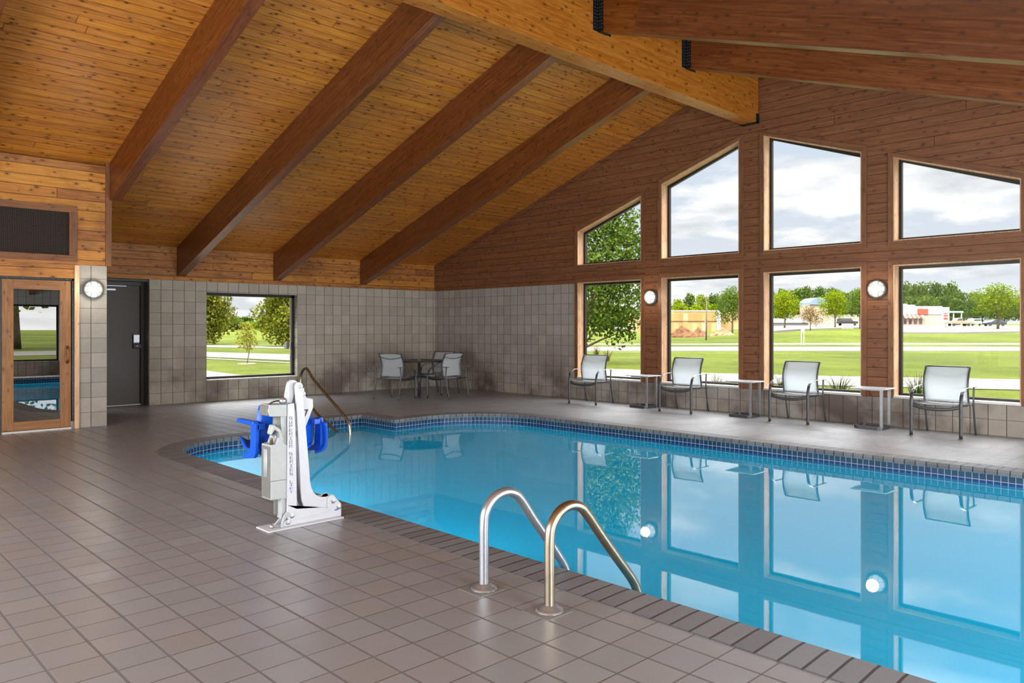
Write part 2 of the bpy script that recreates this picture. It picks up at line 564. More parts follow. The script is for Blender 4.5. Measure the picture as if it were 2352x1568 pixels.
def water():
    m, n = newmat('pool_water')
    pos = n.new('ShaderNodeTexCoord').outputs['Object']
    x, y, z = n.sep(pos)
    # ripples: nearly still, a livelier patch by the ladder
    dxx = n.m('SUBTRACT', x, 10.6); dyy = n.m('SUBTRACT', y, -6.4)
    dist = n.m('SQRT', n.m('ADD', n.m('MULTIPLY', dxx, dxx), n.m('MULTIPLY', n.m('MULTIPLY', dyy, dyy), 2.5)))
    patch = n.rng(dist, .3, 1.5, 1., 0.)
    big = n.noise(n.comb(n.m('MULTIPLY', x, 1.), n.m('MULTIPLY', y, 1.4), 0.), 1.3, 2., .5)
    sm = n.noise(pos, 16., 3., .6)
    h = n.m('ADD', n.m('MULTIPLY', big, .005), n.m('MULTIPLY', n.m('MULTIPLY', sm, patch), .0009))
    b = n.new('ShaderNodeBump'); n.put(b.inputs['Height'], h); b.inputs['Strength'].default_value = 1.; b.inputs['Distance'].default_value = .06
    fr = n.new('ShaderNodeFresnel'); fr.inputs['IOR'].default_value = 2.4; n.l.new(b.outputs[0], fr.inputs['Normal'])
    gl = n.new('ShaderNodeBsdfGlossy'); gl.inputs['Roughness'].default_value = .01; gl.inputs['Color'].default_value = (1, 1, 1, 1)
    n.l.new(b.outputs[0], gl.inputs['Normal'])
    tr = n.new('ShaderNodeBsdfTransparent'); tr.inputs['Color'].default_value = (*(.015, .58, .80), 1)
    # light scattered back by the body of the water
    df = n.new('ShaderNodeBsdfDiffuse'); df.inputs['Color'].default_value = (.0, .56, .98, 1)
    bd = n.new('ShaderNodeMixShader'); bd.inputs[0].default_value = .68
    tl = n.new('ShaderNodeBsdfTranslucent'); tl.inputs['Color'].default_value = (.0, .55, .95, 1)
    b2 = n.new('ShaderNodeMixShader'); b2.inputs[0].default_value = .5; n.l.new(tr.outputs[0], b2.inputs[1]); n.l.new(tl.outputs[0], b2.inputs[2]); n.l.new(b2.outputs[0], bd.inputs[1]); n.l.new(df.outputs[0], bd.inputs[2])
    mx = n.new('ShaderNodeMixShader'); n.l.new(fr.outputs[0], mx.inputs[0]); n.l.new(bd.outputs[0], mx.inputs[1]); n.l.new(gl.outputs[0], mx.inputs[2])
    n.out(mx.outputs[0])
    return m


M['water'] = water()

def glass(name, tint=(.97, .98, .98), ior=1.45, k=1.):
    m, n = newmat(name)
    fr = n.new('ShaderNodeFresnel'); fr.inputs['IOR'].default_value = ior
    gl = n.new('ShaderNodeBsdfGlossy'); gl.inputs['Roughness'].default_value = .0
    tr = n.new('ShaderNodeBsdfTransparent'); tr.inputs['Color'].default_value = (*tint, 1)
    mx = n.new('ShaderNodeMixShader'); n.put(mx.inputs[0], n.m('MULTIPLY', fr.outputs[0], k, clamp=True)); n.l.new(tr.outputs[0], mx.inputs[1]); n.l.new(gl.outputs[0], mx.inputs[2])
    n.out(mx.outputs[0])
    return m


M['glass'] = glass('window_glass', k=.1)
M['doorglass'] = glass('sauna_door_glass', (.12, .13, .13), 1.9, 4.0)
M['frame'] = plain('dark_bronze_aluminium', srgb(52, 48, 44), .4, .6)
M['darkmetal'] = plain('black_painted_steel', srgb(22, 24, 26), .5, .3)
M['sill'] = plain('pale_metal_sill', srgb(205, 205, 200), .4, .1)
M['steel'] = plain('brushed_stainless', srgb(170, 174, 180), .36, .85, var=.06, nscale=60)
M['steelold'] = plain('tarnished_stainless', srgb(164, 152, 132), .36, 1., var=.16, nscale=9)
M['chairframe'] = plain('graphite_chair_tube', srgb(82, 82, 84), .38, .55)
M['armmetal'] = plain('silver_grey_arm', srgb(150, 150, 150), .35, .7)
M['tabtop'] = plain('dark_table_top', srgb(58, 54, 54), .4, .2)
M['sidetop'] = plain('pale_side_table_top', srgb(196, 198, 200), .35, .2)
M['brown'] = plain('brown_steel_door', srgb(62, 54, 48), .45, .0)
M['white'] = plain('white_powder_coat', srgb(196, 200, 207), .35, .0, var=.02)
M['greypl'] = plain('grey_plastic', srgb(168, 174, 174), .45, .0, var=.04)
M['greydk'] = plain('darker_grey_plastic', srgb(112, 112, 108), .5, .0, var=.06)
M['blue'] = plain('blue_seat_plastic', srgb(0, 84, 205), .32, .0, var=.05, nscale=6)
M['black'] = plain('black_rubber', srgb(18, 18, 18), .42)
M['ink'] = plain('dark_lettering', srgb(60, 62, 82), .5)
M['inkblue'] = plain('blue_lettering', srgb(40, 70, 190), .5)
M['brass'] = plain('bronze_pull', srgb(120, 82, 44), .35, .7)

def sling():
    m, n = newmat('white_mesh_sling')
    u, v, _ = n.sep(n.new('ShaderNodeUVMap').outputs[0])
    wv = n.m('ABSOLUTE', n.m('SINE', n.m('MULTIPLY', u, 900.)))
    col = n.mix(n.m('MULTIPLY', wv, .3), srgb(214, 220, 224), srgb(180, 188, 194))
    d = n.bsdf(col, .7, 0., .2)
    tl = n.new('ShaderNodeBsdfTranslucent'); tl.inputs['Color'].default_value = (.75, .8, .82, 1)
    tr = n.new('ShaderNodeBsdfTransparent')
    a = n.new('ShaderNodeMixShader'); a.inputs[0].default_value = .45; n.l.new(d, a.inputs[1]); n.l.new(tl.outputs[0], a.inputs[2])
    b = n.new('ShaderNodeMixShader'); b.inputs[0].default_value = .16; n.l.new(a.outputs[0], b.inputs[1]); n.l.new(tr.outputs[0], b.inputs[2])
    n.out(b.outputs[0])
    return m


M['sling'] = sling()

def lens():
    m, n = newmat('lit_frosted_lens')
    e = n.new('ShaderNodeEmission'); e.inputs[0].default_value = (1., .97, .9, 1); e.inputs[1].default_value = 1.6
    lw = n.new('ShaderNodeLayerWeight'); lw.inputs[0].default_value = .35
    n.put(e.inputs[1], n.rng(lw.outputs['Facing'], .0, .75, 1.25, .42))
    n.out(e.outputs[0])
    return m


M['lens'] = lens()

def mesh_grille():
    m, n = newmat('black_wire_grille')
    u, v, _ = n.sep(n.new('ShaderNodeUVMap').outputs[0])
    a = n.m('FRACT', n.m('DIVIDE', u, .0195)); b = n.m('FRACT', n.m('DIVIDE', v, .0195))
    e = n.m('MINIMUM', n.m('MINIMUM', a, n.m('SUBTRACT', 1., a)), n.m('MINIMUM', b, n.m('SUBTRACT', 1., b)))
    g = n.rng(e, .10, .16, 1., 0.)
    col = n.mix(g, srgb(14, 11, 9), srgb(72, 62, 52))
    n.out(n.bsdf(col, .6, 0., .2, n.bump(g, .5, .003)))
    return m


M['grille'] = mesh_grille()

# ------------------------------------------------------------------ room shell
XR = 8.02                 # ridge position
WEST, EAST, SOUTH = 0., 16.04, -13.2
S = .3355
def roof(x): return 2.80 + S * (x if x < XR else 2 * XR - x)
def topline(x): return 3.20 + S * ((x if x < XR else 2 * XR - x) - 4.41)

WX = [(4.41, 5.90), (6.33, 7.81), (8.23, 9.71), (10.14, 11.63)]
fnB = lambda p, t: Vector((p[0], t, p[1]))
up_holes = [[(a, 2.55), (b, 2.55), (b, topline(b)), (a, topline(a))] for a, b in WX]
lo_holes = [[(a, .41), (b, .41), (b, 2.22), (a, 2.22)] for a, b in WX]
lowsides = [(a, b) for a, b in WX]

# north gable: timber part
mb = MB((1, 0, 0))
outline = [(0, 2.21), (4.33, 2.21), (4.33, .40), (11.71, .40), (11.71, 2.21), (EAST, 2.21), (EAST, roof(EAST) + .1), (XR, roof(XR) + .1), (0, roof(0) + .1)]
mb.holed(outline, [h if h[0][1] > 1 else [(h[0][0], .41), (h[1][0], .41), (h[2][0], 2.22), (h[3][0], 2.22)] for h in up_holes + lo_holes], fnB, -.012, .20)
struct(mb.build('wall_north', M['gable']))
mb = MB((1, 0, 0))
mb.prism([(0, -.3), (EAST, -.3), (EAST, 2.208), (11.712, 2.208), (11.712, .398), (4.328, .398), (4.328, 2.208), (0, 2.208)], fnB, 0, .22)
struct(mb.build('wall_north_base', M['blkB']))

# west wall: block, window and recessed door, timber band above
fnA = lambda p, t: Vector((t, p[0], p[1]))
mb = MB((0, 1, 0))
mb.holed([(0, -.3), (0, 2.208), (-6.34, 2.208), (-6.34, -.3)], [[(-5.337, .39), (-3.506, .39), (-3.506, 2.015), (-5.337, 2.015)]], fnA, 0, -.32)
struct(mb.build('wall_west', M['blkA']))
mb = MB((0, 1, 0))
mb.box((-.32, -7.74, 2.21), (.012, .0, roof(0) + .1))
struct(mb.build('wall_west_band', M['eave']))
mb = MB((0, 1, 0))
mb.box((-.5, -7.9, -.1), (-.4, -6.25, 2.3))
struct(mb.build('wall_recess', M['blkA']))

# projecting sauna room wall (x = 2.5)
mb = MB((0, 1, 0))
mb.box((2.2, -8.095, -.3), (2.5, -7.745, 2.212))
struct(mb.build('wall_pilaster', M['blkP']))
mb = MB((0, 1, 0))
fnP = lambda p, t: Vector((t, p[0], p[1]))
mb.holed([(-13.2, 2.19), (-7.745, 2.212), (-7.745, roof(2.4) - .01), (-13.2, roof(2.4) - .01)], [[(-9.85, 2.33), (-8.21, 2.33), (-8.21, 2.915), (-9.85, 2.915)]], fnP, 2.4, 2.505)
mb.box((2.4, -13.2, -.1), (2.505, -9.06, 2.19))
struct(mb.build('wall_sauna', M['eave']))
mb = MB((1, 0, 0)); mb.box((0, -7.86, 0), (2.3, -7.76, roof(0)))
struct(mb.build('wall_return', M['blkB']))
o = MB((0, 0, 1)).box((2.43, -7.768, 2.215), (2.528, -7.69, 3.66)).build('trim_1', M['casing'], bevel=.004); struct(o)

# east wall with window openings, solid south wall behind an added fill light (both out of the picture, light and reflections come from here)
mb = MB((0, 1, 0))
ew = [[(-9.6, .4), (-7.6, .4), (-7.6, 2.02), (-9.6, 2.02)], [(-7.1, .4), (-5.1, .4), (-5.1, 2.02), (-7.1, 2.02)], [(-4.6, .4), (-2.6, .4), (-2.6, 2.02), (-4.6, 2.02)]]
mb.holed([(SOUTH, -.3), (0, -.3), (0, 2.9), (SOUTH, 2.9)], ew, lambda p, t: Vector((t, p[0], p[1])), EAST, EAST + .3)
struct(mb.build('wall_east', M['blkA']))
mb = MB((1, 0, 0))
mb.prism([(0, -.3), (EAST, -.3), (EAST, roof(EAST)), (XR, roof(XR)), (0, roof(0))], fnB, SOUTH, SOUTH - .2)
struct(mb.build('wall_south', M['gable']))

# ceiling: two slopes, boards run parallel to the ridge
mb = MB((0, 1, 0))
for x0, x1 in ((-.7, XR), (XR, EAST + .7)):
    a, b = roof(x0), roof(x1)
    mb.prism([(x0, a), (x1, b), (x1, b + .25), (x0, a + .25)], lambda p, t: Vector((p[0], t, p[1])), SOUTH - .4, .5)
struct(mb.build('ceiling', M['ceil'], weld=False))

# pool outline (inner edge of the coping)
POOL = fillet([(4.76, -7.87, .98), (15.0, -7.87, .5), (15.0, -2.66, .5), (4.64, -2.66, 1.15), (4.72, -4.48, 0), (3.85, -4.48, 0), (3.85, -6.02, 0), (4.78, -6.02, 0)], 12)
def offset(pts, d):
    out = []; n = len(pts)
    for i in range(n):
        p = Vector(pts[i]); a = Vector(pts[i - 1]); b = Vector(pts[(i + 1) % n])
        t1 = (p - a); t2 = (b - p)
        if t1.length < 1e-6: t1 = t2
        if t2.length < 1e-6: t2 = t1
        t1.normalize(); t2.normalize()
        n1 = Vector((t1.y, -t1.x)); n2 = Vector((t2.y, -t2.x))
        nn = (n1 + n2)
        if nn.length < .2: nn = n1
        nn.normalize()
        k = 1. / max(.5, nn.dot(n1))
        out.append(tuple(p + nn * d * k))
    return out


OUTER = offset(POOL, .255)
WALL = offset(POOL, .025)
arcl = [0.]
for i in range(len(POOL)):
    arcl.append(arcl[-1] + (Vector(POOL[(i + 1) % len(POOL)]) - Vector(POOL[i])).length)

# deck
mb = MB((1, 0, 0))
loops = [[(-.45, SOUTH), (EAST, SOUTH), (EAST, 0), (-.45, 0)], OUTER]
flat = [p for l in loops for p in l]
for t in tessellate_polygon([[Vector((p[0], p[1], 0)) for p in l] for l in loops]):
    mb.face([(flat[i][0], flat[i][1], 0) for i in t])
o = struct(mb.build('floor', M['deck']))

# coping ring
mb = MB((1, 0, 0))
n = len(POOL)
secs = [(OUTER, -.02, -.27), (OUTER, .004, -.255), (POOL, .006, -.03), (offset(POOL, -.010), .000, -.012), (offset(POOL, -.014), -.014, 0.), (offset(POOL, -.010), -.046, .03), (WALL, -.051, .06)]
for k in range(len(secs) - 1):
    A, za, va = secs[k]; B, zb, vb = secs[k + 1]
    for i in range(n):
        j = (i + 1) % n; u0, u1 = arcl[i], arcl[i + 1]
        mb.face([(*A[i], za), (*A[j], za), (*B[j], zb), (*B[i], zb)], 0, [(u0, va), (u1, va), (u1, vb), (u0, vb)])
struct(mb.build('trim_pool_coping', M['coping']))

# pool tank
mb = MB((1, 0, 0))
DEPTH = -.95
for i in range(n):
    j = (i + 1) % n; u0, u1 = arcl[i], arcl[i + 1]
    mb.face([(*WALL[i], DEPTH), (*WALL[j], DEPTH), (*WALL[j], -.03), (*WALL[i], -.03)], 0, [(u0, DEPTH), (u1, DEPTH), (u1, -.03), (u0, -.03)])
for t in tessellate_polygon([[Vector((p[0], p[1], 0)) for p in WALL]]):
    mb.face([(WALL[i][0], WALL[i][1], DEPTH) for i in t], 1)
# entry steps in the alcove
for k in range(3):
    mb.box((3.83, -6.04, DEPTH), (4.15 + .3 * k, -4.46, -.30 - .2 * k), 1)
struct(mb.build('pool_tank', [M['poolwall'], M['plaster']], weld=False))
# water sheet
mb = MB((1, 0, 0))
for t in tessellate_polygon([[Vector((p[0], p[1], 0)) for p in WALL]]):
    mb.face([(WALL[i][0], WALL[i][1], -.143) for i in t])
o = mb.build('pool_water', M['water'])
if o.data.polygons[0].normal.z < 0: o.data.flip_normals()
struct(o)

# ------------------------------------------------------------------ windows of the gable
def window(idx, a, b, z0, z1a, z1b, bottom_casing):
    root = sempty('window_%d' % idx, (a, 0, z0))
    W = b - a; H0, H1 = z1a - z0, z1b - z0
    fn = lambda p, t: Vector((p[0], t, p[1]))
    c = .072; ct = .078
    # casing on the wall face
    outer = [(-c, -c if bottom_casing else -.02), (W + c, -c if bottom_casing else -.02), (W + c, H1 + ct), (-c, H0 + ct)]
    inner = [(0, 0), (W, 0), (W, H1), (0, H0)]
    s = MB((0, 0, 1))
    k = 4
    for i in range(4):
        if i == 0 and not bottom_casing: continue
        p, q = outer[i], outer[(i + 1) % 4]; p2, q2 = inner[i], inner[(i + 1) % 4]
        part = MB((q[0] - p[0], 0, q[1] - p[1]))
        part.prism([p, q, q2, p2], fn, -.034, -.008)
        part.build('casing', M['casing'], root, bevel=.003)
    # timber lining of the opening
    def ring(mb, o_, i_, t0, t1, sides=(0, 1, 2, 3)):
        for i in sides:
            mb.prism([o_[i], o_[(i + 1) % 4], i_[(i + 1) % 4], i_[i]], fn, t0, t1)
    ins = lambda d: [(d, d), (W - d, d), (W - d, H1 - d), (d, H0 - d)]
    mb = MB((0, 0, 1)); ring(mb, ins(0.), ins(.012), -.034, .14); mb.build('lining', M['reveal'], root)
    mb = MB((0, 0, 1)); ring(mb, ins(.011), ins(.05), .135, .19); mb.build('window_frame', M['frame'], root)
    mb = MB(); q = ins(.045); mb.face([fn(p, .162) for p in q]); mb.build('window_pane', M['glass'], root)
    if not bottom_casing:
        mb = MB((1, 0, 0)); mb.box((-.0, -.045, -.012), (W, .14, .018)); mb.build('window_sill', M['sill'], root, bevel=.003)
    return root


k = 1
for a, b in WX:
    window(k, a, b, 2.55, topline(a), topline(b), True); k += 1
for a, b in WX:
    window(k, a, b, .41, 2.22, 2.22, False); k += 1

# window of the west wall
root = sempty('window_9', (0, -5.337, .39))
W_, H_ = 1.831, 1.625
fn = lambda p, t: Vector((t, p[0], p[1]))
mb = MB((0, 0, 1))
for (p0, p1) in (((0, 0), (W_, .055)), ((0, H_ - .055), (W_, H_)), ((0, 0), (.05, H_)), ((W_ - .05, 0), (W_, H_))):
    mb.box((-.19, p0[0], p0[1]), (-.13, p1[0], p1[1]))
mb.build('window_frame', M['frame'], root)
mb = MB(); mb.face([fn(p, -.16) for p in ((.04, .04), (W_ - .04, .04), (W_ - .04, H_ - .04), (.04, H_ - .04))]); mb.build('window_pane', M['glass'], root)
mb = MB((0, 1, 0)); mb.box((-.13, 0, -.004), (.012, W_, .012)); mb.build('window_sill', M['sill'], root)
MB().box((-.30, 1.7, .55), (-.2, 1.76, .68)).build('latch_box', M['greydk'], root)
# windows of the east wall
for q, h in enumerate(ew):
    root = sempty('window_%d' % (10 + q), (EAST, h[0][0], .4))
    mb = MB((0, 0, 1))
    for (p0, p1) in (((0, 0), (2., .05)), ((0, 1.57), (2., 1.62)), ((0, 0), (.05, 1.62)), ((1.95, 0), (2., 1.62))):
        mb.box((.13, p0[0], p0[1]), (.19, p1[0], p1[1]))
    mb.build('window_frame', M['frame'], root)
    mb = MB(); mb.face([Vector((.16, p[0], p[1])) for p in ((.04, .04), (1.96, .04), (1.96, 1.58), (.04, 1.58))]); mb.build('window_pane', M['glass'], root)

# ------------------------------------------------------------------ recessed steel door
root = sempty('door_1', (-.35, -6.93, 0))
mb = MB((0, 0, 1)); mb.box((-.03, -.9, .012), (.0, .546, 2.105)); mb.build('door_leaf', M['brown'], root, bevel=.003)
mb = MB((0, 0, 1))
mb.box((-.05, .546, 0), (.06, .67, 2.205)); mb.box((-.05, -.9, 2.105), (.06, .546, 2.205))
mb.box((.06, .588, 0), (.30, .67, 2.205)); mb.box((.06, -.9, 2.165), (.30, .588, 2.205))
mb.build('door_frame', M['brown'], root, bevel=.003)
MB((0, 1, 0)).box((-.03, -.9, 0), (.05, .546, .012)).build('threshold', M['sill'], root)
c = MB((0, 1, 0)).box((.0, -.25, 2.01), (.05, .13, 2.04)).build('door_closer', M['steel'], root)
MB((0, 1, 0)).box((.03, -.1, 2.085), (.045, .31, 2.098)).build('closer_arm', M['steel'], c)
lk = MB().box((.0, .42, 1.06), (.035, .535, 1.245)).build('lock_case', M['black'], root, bevel=.004)
MB().box((.034, .43, 1.10), (.04, .525, 1.235)).build('lock_plate', M['steel'], lk)
lb = MB().box((.0, .42, .995), (.05, .57, 1.075)).build('lock_housing', M['black'], root, bevel=.01)
MB().lathe([(0, .0), (.022, .0), (.022, .02), (.01, .026), (0, .026)], 16, M=Matrix.Translation((.05, .48, 1.04)) @ Matrix.Rotation(PI / 2, 4, 'Y')).build('thumb_turn', M['steel'], lb)

# ------------------------------------------------------------------ glazed sauna door
root = sempty('door_2', (2.5, -8.98, 0))
Mx = lambda y0, y1, z0, z1, x0=-.045, x1=.0: ((x0, y0, z0), (x1, y1, z1))
leaf = MB((0, 0, 1))
for i, (y0, y1, z0, z1) in enumerate(((0, .13, .03, 1.99), (.662, .79, .03, 1.99))):
    MB((0, 0, 1)).box(*Mx(y0, y1, z0, z1)).build('door_stile', M['doorwood'], root, bevel=.003)
for (y0, y1, z0, z1) in ((.13, .662, 1.862, 1.99), (.13, .662, .03, .142)):
    MB((0, 1, 0)).box(*Mx(y0, y1, z0, z1)).build('door_rail', M['doorwood'], root, bevel=.003)
mb = MB(); mb.face([(-.02, .125, .135), (-.02, .667, .135), (-.02, .667, 1.867), (-.02, .125, 1.867)]); mb.build('door_glass', M['doorglass'], root)
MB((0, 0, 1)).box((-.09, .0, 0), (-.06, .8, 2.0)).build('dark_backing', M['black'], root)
mb = MB((0, 0, 1)); mb.box((-.05, .797, .1), (.012, .822, 2.02)); mb.box((-.05, -.03, 1.995), (.012, .822, 2.024)); mb.box((-.05, -.03, 0), (.012, -.01, 2.0))
gk = mb.build('door_gasket', M['black'], root)
mb = MB()
for q in range(9): mb.lathe([(0, 0), (.005, 0), (.004, .003), (0, .004)], 8, M=Matrix.Translation((.012, .81, .2 + q * .21)) @ Matrix.Rotation(PI / 2, 4, 'Y'))
for q in range(5): mb.lathe([(0, 0), (.005, 0), (.004, .003), (0, .004)], 8, M=Matrix.Translation((.012, .06 + q * .17, 2.01)) @ Matrix.Rotation(PI / 2, 4, 'Y'))
mb.build('gasket_screws', M['steel'], gk)
MB((0, 1, 0)).box((-.05, -.0, .0), (.012, .79, .024)).build('threshold', M['sill'], root)
MB((0, 0, 1)).box((-.02, .825, 0), (.03, .885, 2.207)).build('door_jamb', M['reveal'], root, bevel=.003)
MB((0, 0, 1)).box((-.02, -.10, 0), (.02, -.03, 2.207)).build('door_jamb', M['reveal'], root, bevel=.003)
MB((0, 1, 0)).box((-.02, -.03, 2.026), (.02, .825, 2.207)).build('door_head', M['eave'], root, bevel=.003)
pl = [(.0, .742, 1.10), (.04, .742, 1.095), (.055, .742, 1.06), (.055, .742, .94), (.04, .742, .905), (.0, .742, .90)]
hd = MB((0, 0, 1)).tube(smooth_path(pl, 4), .012, 10).build('door_handle', M['brass'], root)
for z in (1.10, .90): MB().lathe([(0, 0), (.022, 0), (.018, .006), (0, .006)], 14, M=Matrix.Translation((.0, .742, z)) @ Matrix.Rotation(PI / 2, 4, 'Y')).build('handle_rose', M['brass'], hd)

# vent grille above the sauna door
root = thing('vent_grille', 'black wire mesh vent grille in a wood frame above the glazed door', 'vent', (2.505, -9.9, 2.25))
MB((0, 1, 0)).box((-.05, .05, .08), (-.03, 1.69, .665)).build('wire_mesh', M['grille'], root)
for (y0, y1, z0, z1) in ((0, 1.78, .66, .75), (0, 1.78, 0, .085)): MB((0, 1, 0)).box((0, y0, z0), (.02, y1, z1)).build('frame_rail', M['casing'], root, bevel=.003)
for (y0, y1, z0, z1) in ((1.685, 1.78, .085, .66), (0, .06, .085, .66)): MB((0, 0, 1)).box((0, y0, z0), (.02, y1, z1)).build('frame_stile', M['casing'], root, bevel=.003)

# ------------------------------------------------------------------ trims
o = MB((1, 0, 0)).prism([(.0, roof(0) - .085), (XR - .1, roof(XR - .1) - .085), (XR - .1, roof(XR - .1)), (.0, roof(0))], fnB, -.035, -.005).build('trim_2', M['gable']); struct(o)
o = MB((1, 0, 0)).prism([(XR + .1, roof(XR - .1) - .085), (EAST, roof(0) - .085), (EAST, roof(0)), (XR + .1, roof(XR - .1))], fnB, -.035, -.005).build('trim_3', M['gable']); struct(o)
o = MB((0, 0, 1)).box((.012, -.035, 2.21), (.035, -.012, 2.78)).build('trim_4', M['casing']); struct(o)

# ------------------------------------------------------------------ roof beams
rb = thing('ridge_beam', 'large golden laminated ridge beam running to the gable wall', 'beam', (XR, 0, 4.56))
MB((0, 1, 0)).box((-.13, SOUTH, 0), (.12, -.02, .82)).build('beam_timber', M['ridge'], rb, bevel=.006)
mb = MB()
mb.box((-.14, -.10, -.012), (.128, -.012, .0)); mb.box((.120, -.10, -.012), (.128, -.012, .13)); mb.box((-.15, -.10, -.012), (-.13, -.012, .015))
mb.build('end_bracket', M['darkmetal'], rb)

RY = [(-2.05, -1.90), (-4.03, -3.88), (-5.88, -5.73), (-7.72, -7.57), (-9.72, -9.57), (-11.6, -11.45)]
RL = ['sloping brown roof beam nearest the corner, left of the ridge beam', 'sloping brown roof beam ending above the right side of the west window',
      'long sloping brown roof beam ending above the steel door side of the window', 'thick reddish roof beam meeting the wood post near the vent',
      'brown roof beam cut off at the top left corner', 'brown roof beam behind the viewer on the vent side']
for i, (y0, y1) in enumerate(RY):
    xs = .013 if i < 3 else 2.53
    r = thing('roof_beam', RL[i], 'beam', (xs, (y0 + y1) / 2, 2.28 + S * xs), group=None)
    h = (y1 - y0) / 2
    L = XR - .13 - xs
    mb = MB((1, 0, S)); mb.prism([(0, 0), (L, S * L), (L, S * L + .515), (0, .515)], lambda p, t: Vector((p[0], t, p[1])), -h, h)
    mb.build('beam_timber', M['beam'], r, bevel=.004)
RL2 = ['reddish roof beam right of the ridge, nearest the gable windows, hung on a black bracket', 'broad reddish roof beam across the top right corner, hung on a black bracket',
       'reddish roof beam right of the ridge behind the viewer', 'reddish roof beam over the east windows behind the viewer']
for i, (y0, y1) in enumerate(((-2.05, -1.90), (-3.93, -3.78), (-5.88, -5.73), (-7.88, -7.73))):
    x0 = XR + .12; x1 = EAST - .02
    z0 = 2.285 + S * (2 * XR - x0)
    r = thing('roof_beam', RL2[i], 'beam', (x0, (y0 + y1) / 2, z0))
    h = (y1 - y0) / 2; L = x1 - x0
    mb = MB((1, 0, -S)); mb.prism([(0.004, 0), (L, -S * L), (L, -S * L + .515), (0.004, .515)], lambda p, t: Vector((p[0], t, p[1])), -h, h)
    mb.build('beam_timber', M['beam'], r, bevel=.004)
    mb = MB()
    mb.box((.004, -h - .005, -.012), (.085, -h, .40)); mb.box((.004, h, -.012), (.085, h + .005, .40)); mb.box((.004, -h, -.02), (.085, h, -.012))
    mb.box((.001, -h - .09, -.012), (.006, -h, .40)); mb.box((.001, h, -.012), (.006, h + .09, .40))
    hg = mb.build('beam_hanger', M['darkmetal'], r)
    mb = MB()
    for q in range(9):
        for xx in (.03, .06): mb.lathe([(0, 0), (.005, 0), (.004, .003), (0, .004)], 6, M=Matrix.Translation((xx + (q % 2) * .01, -h - .005, .03 + q * .04)) @ Matrix.Rotation(PI / 2, 4, 'X'))
        for xx in (.02, .06): mb.lathe([(0, 0), (.005, 0), (.004, .003), (0, .004)], 6, M=Matrix.Translation((.006, -h - xx, .03 + q * .04)) @ Matrix.Rotation(PI / 2, 4, 'Y'))
    mb.build('hanger_nails', M['steel'], hg)

# ------------------------------------------------------------------ wall lamps
def bulkhead(loc, rz, label, power=14.):
    r = thing('bulkhead_lamp', label, 'lamp', loc, rz, 'round caged wall lamps')
    T = Matrix.Rotation(PI / 2, 4, 'X')      # lathe axis -> -y (out of the wall)
    MB().lathe([(0, 0), (.122, 0), (.125, .02), (.118, .045), (.108, .05), (.0, .05)], 32, M=T).build('lamp_base', M['greydk'], r)
    MB().lathe([(.112, .045), (.110, .065), (.098, .088), (.07, .104), (.035, .112), (0.0001, .114)], 32, M=T).build('lamp_lens', M['lens'], r)
    mb = MB()
    mb.lathe([(.110, .048), (.122, .046), (.124, .056), (.114, .062), (.110, .048)], 32, M=T)
    for q in (-.042, .042):
        for ax in (0, 1):
            pts = []
            for k in range(13):
                t = -1 + 2 * k / 12.
                ex = math.sqrt(max(0, .122 ** 2 - q * q)) * t
                zz = .052 + .068 * math.sqrt(max(0., 1 - (ex * ex + q * q) / .0150))
                p = Vector((ex, q, zz)) if ax == 0 else Vector((q, ex, zz))
                pts.append(T @ p)
            mb.tube(pts, .0032, 6)
    mb.build('wire_guard', M['greydk'], r)
    l = D.lights.new('lamp_light', 'POINT'); l.energy = power; l.shadow_soft_size = .08; l.color = (1, .93, .8)
    o = D.objects.new('lamp_light', l); COL.objects.link(o); o.parent = r; o.location = (0, -.19, 0)
    return r


bulkhead((2.506, -7.931, 1.885), PI / 2, 'round caged wall lamp glowing on the block pilaster by the glazed door', 6.)
bulkhead((6.115, -.012, 1.893), 0, 'round caged wall lamp between the two leftmost gable windows', 5.)
bulkhead((9.925, -.012, 1.898), 0, 'round caged wall lamp between the two rightmost gable windows', 5.)

